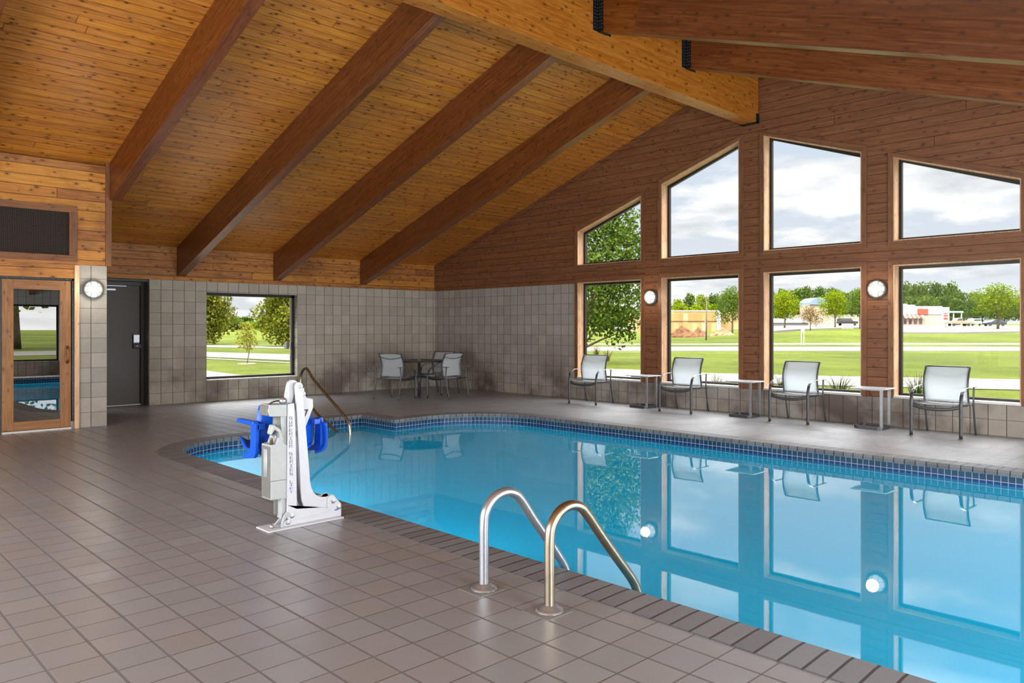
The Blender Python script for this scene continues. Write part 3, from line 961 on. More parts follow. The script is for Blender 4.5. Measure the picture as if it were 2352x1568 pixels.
# ------------------------------------------------------------------ armchairs
def make_chair():
    r = thing('sling_armchair', 'x', 'chair')
    hw = .285
    for s in (-1, 1):
        # front leg that sweeps back into the arm
        p = smooth_path([(s * hw, -.285, .0), (s * hw, -.285, .30), (s * hw, -.282, .44), (s * hw, -.245, .545), (s * hw, -.17, .595), (s * hw, -.08, .608), (s * hw, .29, .612)], 5)
        MB((0, 0, 1)).tube(p[:16], (.021, .0115), 12, flat=(1, 0, 0)).build('front_leg', M['chairframe'], r)
        MB((0, 0, 1)).tube(p[15:], (.021, .007), 12, flat=(1, 0, 0)).build('armrest', M['armmetal'], r)
        MB((0, 0, 1)).tube(smooth_path([(s * hw, .215, .605), (s * hw, .20, .42), (s * hw, .235, .2), (s * hw, .29, .0)], 4), (.014, .011), 10, flat=(0, 1, 0)).build('rear_leg', M['chairframe'], r)
        # side rail of seat and back
        q = smooth_path([(s * .258, -.27, .405), (s * .258, -.1, .395), (s * .258, .05, .39), (s * .258, .10, .42), (s * .258, .085, .52), (s * .258, .07, .63), (s * .258, .10, .75), (s * .258, .165, .865)], 5)
        MB((0, 0, 1)).tube(q, (.011, .017), 10, flat=(1, 0, 0)).build('side_rail', M['chairframe'], r)
    q = smooth_path([(-hw, -.282, .385), (-.15, -.292, .352), (0, -.296, .342), (.15, -.292, .352), (hw, -.282, .385)], 5)
    MB((1, 0, 0)).tube(q, (.009, .021), 10, flat=(0, 1, 0)).build('front_stretcher', M['chairframe'], r)
    MB((1, 0, 0)).tube([(-hw, .205, .385), (0, .205, .38), (hw, .205, .385)], .012, 10).build('rear_stretcher', M['chairframe'], r)
    q = smooth_path([(-.25, .135, .80), (-.12, .14, .772), (0, .142, .762), (.12, .14, .772), (.25, .135, .80)], 4)
    MB((1, 0, 0)).tube(q, .006, 8).build('back_crossbar', M['chairframe'], r)
    MB((1, 0, 0)).tube([(-.258, .165, .862), (.258, .165, .862)], .008, 8).build('top_rail', M['chairframe'], r)
    def sheet(line, sag, name):
        mb = MB((1, 0, 0)); rows = []
        for (y, z), sg in zip(line, sag):
            rows.append([Vector((.252 * t, y + sg[0] * (1 - t * t), z + sg[1] * (1 - t * t))) for t in np.linspace(-1, 1, 9)])
        mb.grid(rows, smooth=True)
        o = mb.build(name, M['sling'], r)
        sm = o.modifiers.new('thickness', 'SOLIDIFY'); sm.thickness = .003
    l = smooth_path([(0, -.27, .41), (0, -.1, .40), (0, .05, .395), (0, .095, .41)], 3)
    sheet([(p.y, p.z) for p in l], [(0, -.012)] * len(l), 'seat_sling')
    l = smooth_path([(0, .098, .43), (0, .083, .52), (0, .068, .63), (0, .098, .75), (0, .163, .862)], 3)
    sheet([(p.y, p.z) for p in l], [(.012, 0)] * len(l), 'back_sling')
    return r


chair0 = make_chair()
CH = [
    ((5.10, -.445, 0), math.radians(7), 'white sling armchair under the leftmost gable window', 'window'),
    ((7.02, -.385, 0), math.radians(4), 'white sling armchair second from the left along the gable windows', 'window'),
    ((8.925, -.345, 0), 0., 'white sling armchair third from the left along the gable windows', 'window'),
    ((10.855, -.345, 0), math.radians(-1), 'white sling armchair under the rightmost gable window', 'window'),
    ((1.915, -2.49, 0), math.atan2(-.2, -.6) + PI / 2 + PI / 2, 'white sling armchair left of the round table, its back to the pool', 'table'),
    ((2.46, -1.61, 0), 0., 'white sling armchair right of the round table, seen from behind', 'table'),
    ((1.60, -1.14, 0), 0., 'white sling armchair behind the round table in the corner', 'table'),
]
def face_rot(dx, dy):          # chair's front is local -y
    return math.atan2(dy, dx) + PI / 2
CH[4] = (CH[4][0], face_rot(-.2, .59), CH[4][2], 'table')
CH[5] = (CH[5][0], face_rot(-.59, -.08), CH[5][2], 'table')
CH[6] = (CH[6][0], face_rot(.2, -.98), CH[6][2], 'table')
for i, (loc, rz, lab, g) in enumerate(CH):
    c = chair0 if i == 0 else copy_tree(chair0)
    c.location = loc; c.rotation_euler = (0, 0, rz)
    tag(c, lab, 'chair', 'armchairs along the gable windows' if g == 'window' else 'armchairs around the round table')

# round table
a0 = math.atan2(CY + 1.79, CX - 1.76)
rt = thing('round_table', 'dark round patio table in the block wall corner', 'table', (1.76, -1.79, 0), a0)
MB().lathe([(0, .685), (.54, .685), (.56, .688), (.572, .698), (.568, .710), (.55, .714), (.03, .713), (.028, .70), (0, .70)], 48).build('tabletop', M['tabtop'], rt)
for q in range(4):
    an = q * PI / 2; ca, sa = math.cos(an), math.sin(an)
    p = smooth_path([(r_ * ca, r_ * sa, z) for r_, z in ((.46, .68), (.36, .64), (.22, .52), (.165, .38), (.19, .24), (.28, .10), (.42, .0))], 5)
    MB((0, 0, 1)).tube(p, (.008, .03) if q == 0 else (.008, .011), 8, flat=(ca, sa, 0)).build('table_leg', M['chairframe'], rt)
MB().lathe([(.150, .37), (.175, .37), (.175, .39), (.150, .39), (.150, .37)], 32).build('leg_ring', M['chairframe'], rt)
MB().lathe([(0, .714), (.03, .714), (.028, .722), (0, .724)], 16).build('parasol_cap', M['sidetop'], rt)

# side tables
def make_side():
    r = thing('side_table', 'x', 'table')
    MB().box((-.235, -.18, .535), (.235, .18, .552)).build('tabletop', M['sidetop'], r, bevel=.006)
    mb = MB((1, 0, 0))
    path = fillet([(-.20, -.165, .06), (.185, -.165, .06), (.185, .165, .06), (-.20, .165, .06)], 5)
    rows_o = [(p[0], p[1]) for p in path]; inn = offset(rows_o, -.022)
    nn = len(path)
    for i in range(nn):
        j = (i + 1) % nn
        for A, B, z0, z1 in ((rows_o, rows_o, .0, .045), (inn, inn, .045, .0)):
            mb.face([(*A[i], z0), (*A[j], z0), (*B[j], z1), (*B[i], z1)])
        mb.face([(*rows_o[i], .045), (*rows_o[j], .045), (*inn[j], .045), (*inn[i], .045)])
        mb.face([(*rows_o[i], 0), (*rows_o[j], 0), (*inn[j], 0), (*inn[i], 0)])
    mb.build('base_frame', M['chairframe'], r)
    for y in (-.135, .135): MB((0, 0, 1)).box((.145, y - .012, .02), (.185, y + .012, .53)).build('post', M['armmetal'], r, bevel=.003)
    MB((1, 0, 0)).box((-.15, -.15, .52), (.19, -.12, .535)).build('top_bearer', M['armmetal'], r)
    MB((1, 0, 0)).box((-.15, .12, .52), (.19, .15, .535)).build('top_bearer', M['armmetal'], r)
    return r


st0 = make_side()
for i, (loc, lab) in enumerate((((6.19, -.36, 0), 'pale square side table under the left caged wall lamp'), ((8.10, -.37, 0), 'pale square side table between the two middle chairs by the gable'), ((9.98, -.34, 0), 'pale square side table under the right caged wall lamp'))):
    c = st0 if i == 0 else copy_tree(st0)
    c.location = loc; tag(c, lab, 'table', 'side tables between the window chairs')

# ------------------------------------------------------------------ rails
def ladder_rail(x, yb, pts, label, mat):
    r = thing('grab_rail', label, 'rail', (x, yb, 0), 0, 'ladder grab rails in the foreground')
    p = smooth_path([(0, y - yb, z) for y, z in pts], 7)
    MB((0, 0, 1)).tube(p, .0252, 24).build('rail_tube', mat, r)
    MB().lathe([(.026, .03), (.034, .028), (.044, .018), (.06, .010), (.066, .008), (.066, .004), (.069, .004), (.069, .0), (.0, .0)], 36).build('escutcheon', M['steel'], r)
    MB().box((-.09, -.1, .0), (.085, .07, .0025)).build('base_tile', M['greydk'], r)
    return r


ladder_rail(11.07, -8.40, [(-8.40, .0), (-8.40, .15), (-8.40, .33), (-8.385, .405), (-8.33, .462), (-8.255, .482), (-8.18, .465), (-8.125, .42), (-8.03, .30), (-7.90, .145), (-7.80, .02), (-7.765, -.04), (-7.755, -.11), (-7.755, -.30)], 'stainless ladder grab rail on the left of the pair in the foreground', M['steel'])
ladder_rail(11.52, -8.38, [(-8.38, .0), (-8.38, .15), (-8.38, .33), (-8.365, .405), (-8.31, .462), (-8.235, .482), (-8.16, .465), (-8.105, .42), (-8.00, .30), (-7.86, .145), (-7.735, .01), (-7.69, -.06), (-7.68, -.12), (-7.68, -.30)], 'tarnished stainless ladder grab rail on the right of the pair', M['steelold'])

hr = thing('handrail', 'bronze toned stair handrail at the pool entry steps', 'rail', (3.32, -5.24, 0))
p = smooth_path([(0, 0, 0), (0, 0, .3), (0, 0, .55), (.03, 0, .66), (.10, 0, .725), (.19, 0, .735), (.26, 0, .69), (.40, 0, .58), (.95, 0, .275), (1.27, 0, .10), (1.37, 0, .02), (1.40, 0, -.06), (1.41, 0, -.2), (1.41, 0, -.45)], 6)
MB((0, 0, 1)).tube(p, .0215, 16).build('rail_tube', M['steelold'], hr)
MB((0, 0, 1)).tube(smooth_path([(0.0, 0, .40), (.12, 0, .33), (.45, 0, .10), (.75, 0, -.02), (1.0, 0, -.12), (1.2, 0, -.22)], 6), .019, 14).build('lower_bar', M['steelold'], hr)
MB().lathe([(.023, .03), (.04, .02), (.06, .01), (.066, .0), (.0, .0)], 24).build('escutcheon', M['steel'], hr)

# ------------------------------------------------------------------ pool lift (profiles in the y-z plane, x measured from the letter side)
LX = 9.18
lift = thing('pool_lift', 'white pool lift with blue seat and grey battery box on the deck edge', 'lift', (LX, -8.42, 0))
LP = lambda y, z: (y + 8.42, z)
def plate(name, poly, x0, x1, mat, bevel=.003, parent=None, smooth=False, locals_=True):
    mb = MB((0, 0, 1)); mb.prism([LP(*p) for p in poly], lambda p, t: Vector((t, p[0], p[1])), x0, x1)
    return mb.build(name, mat, parent or lift, bevel=bevel)
def bolt(y, z, x, r_=.014, parent=None):
    yy, zz = LP(y, z)
    mb = MB(); T = Matrix.Translation((x, yy, zz)) @ Matrix.Rotation(PI / 2, 4, 'Y')
    mb.lathe([(0, 0), (r_ * 1.3, 0), (r_ * 1.3, .003), (r_ * .8, .004), (r_ * .8, .012), (0, .014)], 16, M=T, smooth=False)
    mb.build('bolt', M['steel'], parent or lift)
bp = MB().box((-.085, -.29, .0), (.10, .285, .010)).build('base_plate', M['white'], lift, bevel=.003)
bolt_ = MB().lathe([(0, 0), (.013, 0), (.013, .012), (.006, .03), (0, .03)], 10, M=Matrix.Translation((.03, -.235, .01))).build('anchor_bolt', M['steel'], lift)
# low side channel
plate('base_channel', [(-8.60, .010), (-8.13, .010), (-8.13, .095), (-8.175, .148), (-8.192, .168), (-8.225, .165), (-8.24, .15), (-8.24, .07), (-8.53, .058), (-8.565, .045)], .04, .052, M['white'])
plate('base_channel', [(-8.60, .010), (-8.13, .010), (-8.13, .095), (-8.175, .148), (-8.192, .168), (-8.225, .165), (-8.24, .15), (-8.24, .07), (-8.53, .058), (-8.565, .045)], -.05, -.04, M['white'])
# curved mast plates
curve_in = [(-8.446, .9)] 
mast = [(-8.486, .955), (-8.482, .972), (-8.468, .984), (-8.452, .985), (-8.436, .978), (-8.428, .962), (-8.424, .90), (-8.415, .80), (-8.398, .60), (-8.378, .38), (-8.371, .29), (-8.362, .245), (-8.345, .208), (-8.315, .178), (-8.28, .165), (-8.24, .16), (-8.205, .172), (-8.192, .170), (-8.172, .145), (-8.13, .10), (-8.14, .05), (-8.24, .052), (-8.36, .068), (-8.395, .085), (-8.42, .12), (-8.436, .165), (-8.444, .24), (-8.452, .40), (-8.468, .68), (-8.480, .86)]
plate('mast_plate', mast, .026, .040, M['white'])
plate('mast_plate', mast, -.052, -.040, M['white'])
plate('mast_web', [(-8.56, .16), (-8.44, .12), (-8.46, .62), (-8.48, .90), (-8.54, .86)], -.03, -.015, M['greypl'])
plate('head_lever', [(-8.518, .96), (-8.510, .985), (-8.49, 1.0), (-8.465, .998), (-8.448, .985), (-8.47, .90), (-8.49, .84), (-8.535, .845), (-8.53, .90)], -.035, .0, M['white'])
# lettered side bar with the foot link
plate('letter_plate', [(-8.545, .84), (-8.500, .845), (-8.488, .60), (-8.482, .30), (-8.480, .118), (-8.30, .098), (-8.24, .085), (-8.24, .055), (-8.40, .045), (-8.505, .040), (-8.535, .045), (-8.552, .065), (-8.553, .10)], .042, .056, M['white'])
plate('foot_hook', [(-8.612, .01), (-8.598, .01), (-8.592, .05), (-8.575, .09), (-8.555, .11), (-8.54, .10), (-8.53, .08), (-8.56, .07), (-8.578, .045), (-8.583, .01)], .045, .06, M['greypl'])
for y, z, x in ((-8.446, .955, .040), (-8.198, .125, .052), (-8.153, .075, .052), (-8.52, .075, .056), (-8.547, .034, .052)): bolt(y, z, x, .013)
# arm bracket towards the seat
plate('seat_bracket', [(-8.432, .94), (-8.400, .942), (-8.397, .90), (-8.382, .872), (-8.333, .858), (-8.330, .80), (-8.392, .66), (-8.402, .66), (-8.398, .78), (-8.382, .786), (-8.395, .79), (-8.43, .79)], -.012, .010, M['white'])
plate('seat_bracket_brace', [(-8.385, .79), (-8.368, .79), (-8.395, .735), (-8.398, .75)], -.010, .012, M['frame'])
bolt(-8.408, .898, .010, .013)
# column, battery box and head
MB((0, 0, 1)).box((-.03, -.165, .06), (.03, -.125, .80)).build('column', M['greypl'], lift, bevel=.004)
MB((0, 0, 1)).box((-.035, -.19, .08), (-.02, -.16, .26)).build('cable_cover', M['greydk'], lift, bevel=.008)
mb = MB((0, 0, 1))
bat = MB((0, 0, 1)).prism([LP(-8.665, .20), LP(-8.545, .195), LP(-8.545, .56), LP(-8.57, .58), LP(-8.585, .63), LP(-8.61, .615), LP(-8.625, .575), LP(-8.665, .57)], lambda p, t: Vector((t, p[0], p[1])), -.095, .04).build('battery_box', M['greypl'], lift, bevel=.006)
MB((0, 0, 1)).box((-.097, -.247, .325), (.042, -.124, .329)).build('seam', M['greydk'], bat)
MB((0, 0, 1)).box((-.09, -.2475, .21), (.036, -.244, .56)).build('battery_side', M['greydk'], bat)
mb = MB(); 
mb.tube([(-.03, -.249, .35), (-.03, -.249, .54)], (.028, .004), 16, flat=(1, 0, 0)); mb.build('status_panel', M['greypl'], bat)
hd = MB((0, 1, 0)).prism([LP(-8.675, .765), LP(-8.545, .755), LP(-8.545, .838), LP(-8.678, .845), LP(-8.690, .80)], lambda p, t: Vector((t, p[0], p[1])), -.075, .045).build('control_head', M['greypl'], lift, bevel=.008)
MB().box((-.07, -.273, .77), (.04, -.262, .838)).build('head_end_cap', M['greydk'], hd, bevel=.004)
MB().lathe([(.034, .0), (.034, .06), (.03, .12)], 24, M=Matrix.Translation((-.01, -.17, .65))).build('actuator_sleeve', M['greydk'], lift)
MB().lathe([(0, 0), (.022, 0), (.022, .10), (0, .10)], 16, M=Matrix.Translation((-.01, -.17, .55))).build('actuator_rod', M['steel'], lift)
kn = MB().lathe([(0, -.02), (.024, -.015), (.026, .0), (.02, .018), (0, .022)], 18, M=Matrix.Translation((.02, -.145, .862)) @ Matrix.Rotation(PI / 2, 4, 'Y')).build('knob', M['steel'], lift)
MB((0, 1, 0)).tube(smooth_path([(.0, -.235, .845), (.0, -.20, .86), (.0, -.15, .862), (.0, -.12, .85)], 4), .005, 8).build('cable', M['black'], lift)
# hand control on the battery box
hc = MB((0, 0, 1)).prism([LP(-8.655, .70), LP(-8.645, .708), LP(-8.600, .675), LP(-8.578, .60), LP(-8.592, .59), LP(-8.612, .655), LP(-8.640, .675), LP(-8.662, .64), LP(-8.668, .65)], lambda p, t: Vector((t, p[0], p[1])), -.01, .05).build('hand_control', M['greypl'], lift, bevel=.004)
MB().lathe([(0, 0), (.012, 0), (.011, .05), (.014, .07), (0, .075)], 12, M=Matrix.Translation((.01, -.225, .57))).build('plug', M['steelold'], lift)
# lettering
FONT = {'S': ['111', '100', '111', '001', '111'], 'U': ['101', '101', '101', '101', '111'], 'P': ['111', '101', '111', '100', '100'], 'E': ['111', '100', '111', '100', '111'],
        'R': ['111', '101', '110', '101', '101'], 'I': ['111', '010', '010', '010', '111'], 'O': ['111', '101', '101', '101', '111'], 'L': ['100', '100', '100', '100', '111'], 'F': ['111', '100', '111', '100', '100'], 'T': ['111', '010', '010', '010', '010']}
def word(txt, ztop, zbot, mat, name):
    mb = MB(); n_ = len(txt); step = (ztop - zbot) / n_
    for i, ch in enumerate(txt):
        z1 = ztop - i * step; hh = step * .78; cw = .0085; chh = hh / 5
        for rr, row in enumerate(FONT[ch]):
            for cc, v in enumerate(row):
                if v == '1':
                    y0 = -.121 + cc * cw + (z1 < .5) * .004; z0 = z1 - (rr + 1) * chh
                    vt = (rr > 0 and FONT[ch][rr - 1][cc] == '1') or (rr < 4 and FONT[ch][rr + 1][cc] == '1')
                    hz = (cc > 0 and row[cc - 1] == '1') or (cc < 2 and row[cc + 1] == '1')
                    if hz: mb.box((.0562, y0 - (.002 if cc else 0), z0 + chh * .3), (.0572, y0 + cw, z0 + chh * .75))
                    if vt: mb.box((.0562, y0 + cw * .3, z0 - .0), (.0572, y0 + cw * .68, z0 + chh))
    return mb.build(name, mat, lift, weld=False)
word('SUPERIOR', .755, .535, M['ink'], 'lettering_superior')
word('SERIES', .512, .345, M['ink'], 'lettering_series')
word('LI', .322, .275, M['ink'], 'lettering_lift')
word('FT', .272, .225, M['inkblue'], 'lettering_lift')
MB().box((.052, .235, .055), (.053, .262, .062)).build('small_label', M['inkblue'], lift)
SY = .0
# blue seat (seen from behind, faces away from the viewer)
seat = MB((0, 0, 1))
rows = []
for k_ in range(11):
    t = k_ / 10.; z = .445 + .37 * t
    bend = .02 * math.sin(PI * t)
    halfw = .225 * (1 - .16 * max(0, (t - .5) / .5) ** 2) * (1 - .35 * max(0, (.18 - t) / .18) ** 2)
    rows.append([Vector((-.20 + bend - .05 * abs(s_) ** 3, SY + halfw * s_, z)) for s_ in np.linspace(-1, 1, 13)])
seat.grid(rows, smooth=True)
so = seat.build('seat_back', M['blue'], lift)
sm = so.modifiers.new('thickness', 'SOLIDIFY'); sm.thickness = .018
seat = MB((0, 0, 1)); rows = []
for k_ in range(9):
    t = k_ / 8.
    x = -.20 - .34 * t; z = .455 - .015 * math.sin(PI * t) + (.06 * max(0, t - .8) / .2 if t > .8 else 0)
    rows.append([Vector((x, SY + .20 * s_, z + .045 * abs(s_) ** 4)) for s_ in np.linspace(-1, 1, 13)])
seat.grid(rows, smooth=True)
so = seat.build('seat_pan', M['blue'], lift); sm = so.modifiers.new('thickness', 'SOLIDIFY'); sm.thickness = .016
for s_, nm in ((-1, 'arm_panel'), (1, 'arm_panel')):
    y = SY + s_ * .25
    poly = fillet([(-.15, .70, .0), (-.15, .46, .06), (-.36, .44, .02), (-.36, .475, .02), (-.24, .49, .04), (-.22, .70, .0)], 5)
    MB((0, 0, 1)).prism(poly, lambda p, t, y=y: Vector((p[0], t, p[1])), y - .012, y + .012).build('arm_panel', M['blue'], lift, bevel=.006)
    MB((0, 0, 1)).box((-.20, min(y, SY + s_ * .19), .655), (-.15, max(y, SY + s_ * .19), .695)).build('arm_bracket', M['blue'], lift, bevel=.004)
    if s_ < 0: MB((1, 0, 0)).box((-.43, y - .022, .685), (-.17, y + .022, .715)).build('armrest', M['blue'], lift, bevel=.008)
    else: MB((0, 0, 1)).tube(smooth_path([(-.13, y + .01, .67), (-.135, y + .02, .56), (-.15, y + .012, .48), (-.19, y - .03, .45)], 4), (.03, .012), 12, flat=(1, 0, 0)).build('arm_bolster', M['blue'], lift)
MB((0, 0, 1)).box((-.17, -.06, .6), (-.03, .0, .64)).build('seat_carrier', M['greypl'], lift)
# ------------------------------------------------------------------ unseen lights added in the near pool wall to brighten the water
for x, pw in ((5.9, 34.), (7.9, 34.), (9.8, 22.)):
    r = thing('pool_fill_light', 'unseen underwater fill light added in the near pool wall', 'lamp', (x, -7.885, -.45), 0, 'added underwater fill lights')
    MB().lathe([(0, 0), (.12, 0), (.12, .02), (.10, .03), (0, .03)], 20, M=Matrix.Rotation(-PI / 2, 4, 'X')).build('fill_light_rim', M['steel'], r)
    l = D.lights.new('pool_fill_area', 'AREA'); l.shape = 'RECTANGLE'; l.size = 1.4; l.size_y = .3; l.energy = pw; l.color = (.96, 1, 1)
    o = D.objects.new('pool_fill_area', l); COL.objects.link(o); o.parent = r; o.location = (0, .05, 0)
    o.rotation_euler = Vector((0, 1, .10)).to_track_quat('-Z', 'Z').to_euler()

# ------------------------------------------------------------------ exterior
def lerp(a, tab):
    if a <= tab[0][0]: return tab[0][1]
    for (x0, y0), (x1, y1) in zip(tab, tab[1:]):
        if a <= x1: return y0 + (y1 - y0) * (a - x0) / (x1 - x0)
    return tab[-1][1]


TR = [(0, 0), (62, 0), (80, .68), (180, 1.6), (300, 2.6), (700, 5)]
TL = [(0, 0), (62, 0), (80, .16), (200, .2), (300, .6), (700, 3)]
def gh(x, y):
    v = Vector((x, y, 0)) - Vector((CX, CY, 0)); d = v.dot(Fv); l = v.dot(Rv)
    if d < 1: return 0.
    px = 1176 + FPX * l / d
    t = min(1, max(0, (px - 1640) / 180.)); t = t * t * (3 - 2 * t)
    return lerp(d, TL) * (1 - t) + lerp(d, TR) * t
def gp(px, d, dz=0.):
    v = C0 + Fv * d + Rv * ((px - 1176.) * d / FPX)
    return Vector((v.x, v.y, gh(v.x, v.y) + dz))
def zat(py, d): return CZ - (py - HY) * d / FPX


def grassmat(name, a, b, c):
    m, n = newmat(name)
    p = n.new('ShaderNodeTexCoord').outputs['Object']
    f = n.noise(p, .35, 5., .65); g = n.noise(p, 9., 5., .75); s_ = n.noise(p, .06, 3., .5); q = n.noise(p, 1.7, 3., .7)
    col = n.ramp(n.m('ADD', n.m('MULTIPLY', f, .35), n.m('ADD', n.m('MULTIPLY', g, .4), n.m('MULTIPLY', q, .25))), [(.38, a), (.5, b), (.62, c)])
    col = n.mix(n.rng(s_, .42, .62, 0., .55), col, tuple(x * .62 for x in a))
    n.out(n.bsdf(col, .9, 0., .1, n.bump(g, 1., .3)))
    return m


M['grass'] = grassmat('lawn_grass', dk(srgb(88, 108, 18), .52), dk(srgb(126, 142, 34), .52), dk(srgb(160, 160, 70), .52))
M['road'] = plain('pale_asphalt', dk(srgb(168, 160, 150), .22), .85, 0, .2, .08, 1.5)
M['concrete'] = plain('pale_concrete', dk(srgb(188, 178, 166), .22), .85, 0, .2, .08, 2.)

# lawn: one sheet north of the building, one west of it
def axis(vals): return vals
def lawn(name, xs, ys):
    mb = MB((1, 0, 0)); rows = [[(x, y, gh(x, y) - .004) for x in xs] for y in ys]
    mb.grid(rows, smooth=True); o = mb.build(name, M['grass'], weld=False)
    if o.data.polygons[0].normal.z < 0: o.data.flip_normals()
    return struct(o)
gx = [-900, -600, -400, -300, -240, -200, -170, -145, -120, -100, -84, -70, -58, -48, -40, -33, -27, -22, -18, -14, -10, -7, -4, -2, -.5, 3, 6, 9, 12, 16, 22, 30, 40, 55, 75, 100, 140, 200, 300, 500]
gy = [.22, 2, 4, 6, 8, 10, 12, 15, 18, 21, 25, 29, 33, 37, 41, 45, 50, 55, 60, 66, 72, 79, 87, 96, 106, 118, 132, 148, 166, 186, 210, 240, 280, 340, 420, 550, 800]
lawn('ground_north', gx, gy)
lawn('ground_east', [16.36, 18, 20, 24, 30, 40, 60, 100, 200, 400], [-300, -200, -140, -100, -70, -50, -36, -26, -18, -12, -7, -3, .22])
lawn('ground_west', [x for x in gx if x <= -.5], [-300, -200, -140, -100, -70, -50, -36, -26, -18, -12, -7, -3, .22])

def gpoly(name, mat, pts, z):
    mb = MB((1, 0, 0))
    for t in tessellate_polygon([[Vector((p[0], p[1], 0)) for p in pts]]): mb.face([(pts[i][0], pts[i][1], z) for i in t])
    o = mb.build(name, mat)
    if o.data.polygons[0].normal.z < 0: o.data.flip_normals()
    return struct(o)
def oz(px, py):
    d = FPX * CZ / (py - HY); v = C0 + Fv * d + Rv * ((px - 1176.) * d / FPX); return (v.x, v.y)
gpoly('footpath', M['concrete'], [oz(1150, 842), oz(1440, 848.5), oz(1620, 857), oz(1900, 864), oz(2300, 871), oz(2700, 879), oz(2700, 906), oz(2300, 895), oz(1900, 886), oz(1620, 876), oz(1440, 866), oz(1150, 860)], .012)
def band(name, mat, d0, d1, p0, p1, dz, nseg=30, rows=6, f0=None, f1=None):
    mb = MB((1, 0, 0)); R_ = []
    for k in range(rows + 1):
        r = []
        for j in range(nseg + 1):
            px = p0 + (p1 - p0) * j / nseg
            a = f0(px) if f0 else d0; b = f1(px) if f1 else d1
            r.append(gp(px, a + (b - a) * k / rows, dz))
        R_.append(r)
    R_.insert(0, [p - Vector((0, 0, .5)) - Fv * .2 for p in R_[0]])
    mb.grid(R_, smooth=False); o = mb.build(name, mat, weld=False)
    if o.data.polygons[-1].normal.z < 0: o.data.flip_normals()
    return struct(o)
gpoly('path_east', M['concrete'], [(19, -60), (22.5, -60), (22.5, 40), (19, 40)], .012)
gpoly('road_east', M['road'], [(34, -80), (42, -80), (42, 60), (34, 60)], .012)
band('road', M['road'], 44.5, 54., 1150, 3200, .02)
band('kerb', M['concrete'], 60.5, 63.5, 1150, 3200, .03)
band('parking_lot', M['road'], 0, 0, 1990, 2700, .16, 30, 10, lambda p: 84 + max(0, p - 2200) * .05, lambda p: 215)
band('access_drive', M['road'], 0, 0, 1700, 1990, .16, 24, 10, lambda p: 84 + (p - 1700) * .21 , lambda p: 215)
# west side
gpoly('pavement_west', M['concrete'], [oz(330, 836), oz(475, 852), oz(640, 873), oz(760, 888), (-.6, -6), (-.6, -14), oz(300, 880)], .012)
gpoly('sidewalk_west', M['concrete'], [oz(300, 813.3), oz(475, 822.6), oz(663, 832.6), oz(820, 841), oz(820, 843), oz(663, 834.4), oz(475, 824.4), oz(300, 815.1)], .012)
gpoly('road_west', M['road'], [oz(300, 804), oz(475, 808.5), oz(663, 814), oz(820, 819), oz(820, 835), oz(663, 828), oz(475, 820), oz(300, 812)], .014)
gpoly('far_road_west', M['road'], [oz(250, 789), oz(475, 792), oz(663, 796), oz(900, 801), oz(900, 806), oz(663, 801), oz(475, 797.5), oz(250, 793.5)], .016)
gpoly('far_lane_west', M['road'], [oz(400, 782), oz(700, 785), oz(900, 787), oz(900, 789.5), oz(700, 787.5), oz(400, 784)], .016)

# ---- foliage
def leafmat(name, a, b, c):
    m, n = newmat(name)
    ge = n.new('ShaderNodeNewGeometry'); r = ge.outputs['Random Per Island']
    oi = n.new('ShaderNodeObjectInfo').outputs['Random']
    p = n.new('ShaderNodeTexCoord').outputs['Object']
    f = n.noise(p, .8, 2.)
    v = n.m('ADD', n.m('MULTIPLY', r, .5), n.m('ADD', n.m('MULTIPLY', f, .45), n.m('MULTIPLY', n.m('SUBTRACT', oi, .5), .25)))
    col = n.ramp(v, [(.2, a), (.5, b), (.8, c)])
    d = n.new('ShaderNodeBsdfDiffuse'); n.put(d.inputs[0], col)
    t = n.new('ShaderNodeBsdfTranslucent'); n.put(t.inputs[0], col)
    x = n.new('ShaderNodeMixShader'); x.inputs[0].default_value = .3; n.l.new(d.outputs[0], x.inputs[1]); n.l.new(t.outputs[0], x.inputs[2])
    n.out(x.outputs[0]); return m


M['leaf_maple'] = leafmat('yellow_green_leaves', dk(srgb(96, 108, 26), .42), dk(srgb(146, 150, 48), .42), dk(srgb(196, 184, 84), .42))
M['leaf_bright'] = leafmat('bright_green_leaves', dk(srgb(92, 122, 20), .42), dk(srgb(136, 158, 26), .42), dk(srgb(176, 188, 44), .42))
M['leaf_green'] = leafmat('mid_green_leaves', dk(srgb(76, 102, 34), .42), dk(srgb(110, 134, 50), .42), dk(srgb(150, 168, 86), .42))
M['leaf_dark'] = leafmat('woodland_leaves', dk(srgb(66, 88, 36), .42), dk(srgb(92, 116, 46), .42), dk(srgb(126, 144, 62), .42))
M['leaf_brown'] = leafmat('bronze_leaves', dk(srgb(98, 78, 40), .42), dk(srgb(132, 108, 58), .42), dk(srgb(166, 140, 84), .42))
M['bark'] = plain('tree_bark', dk(srgb(112, 98, 82), 0.6), .9, 0, .1, .3, 6.)


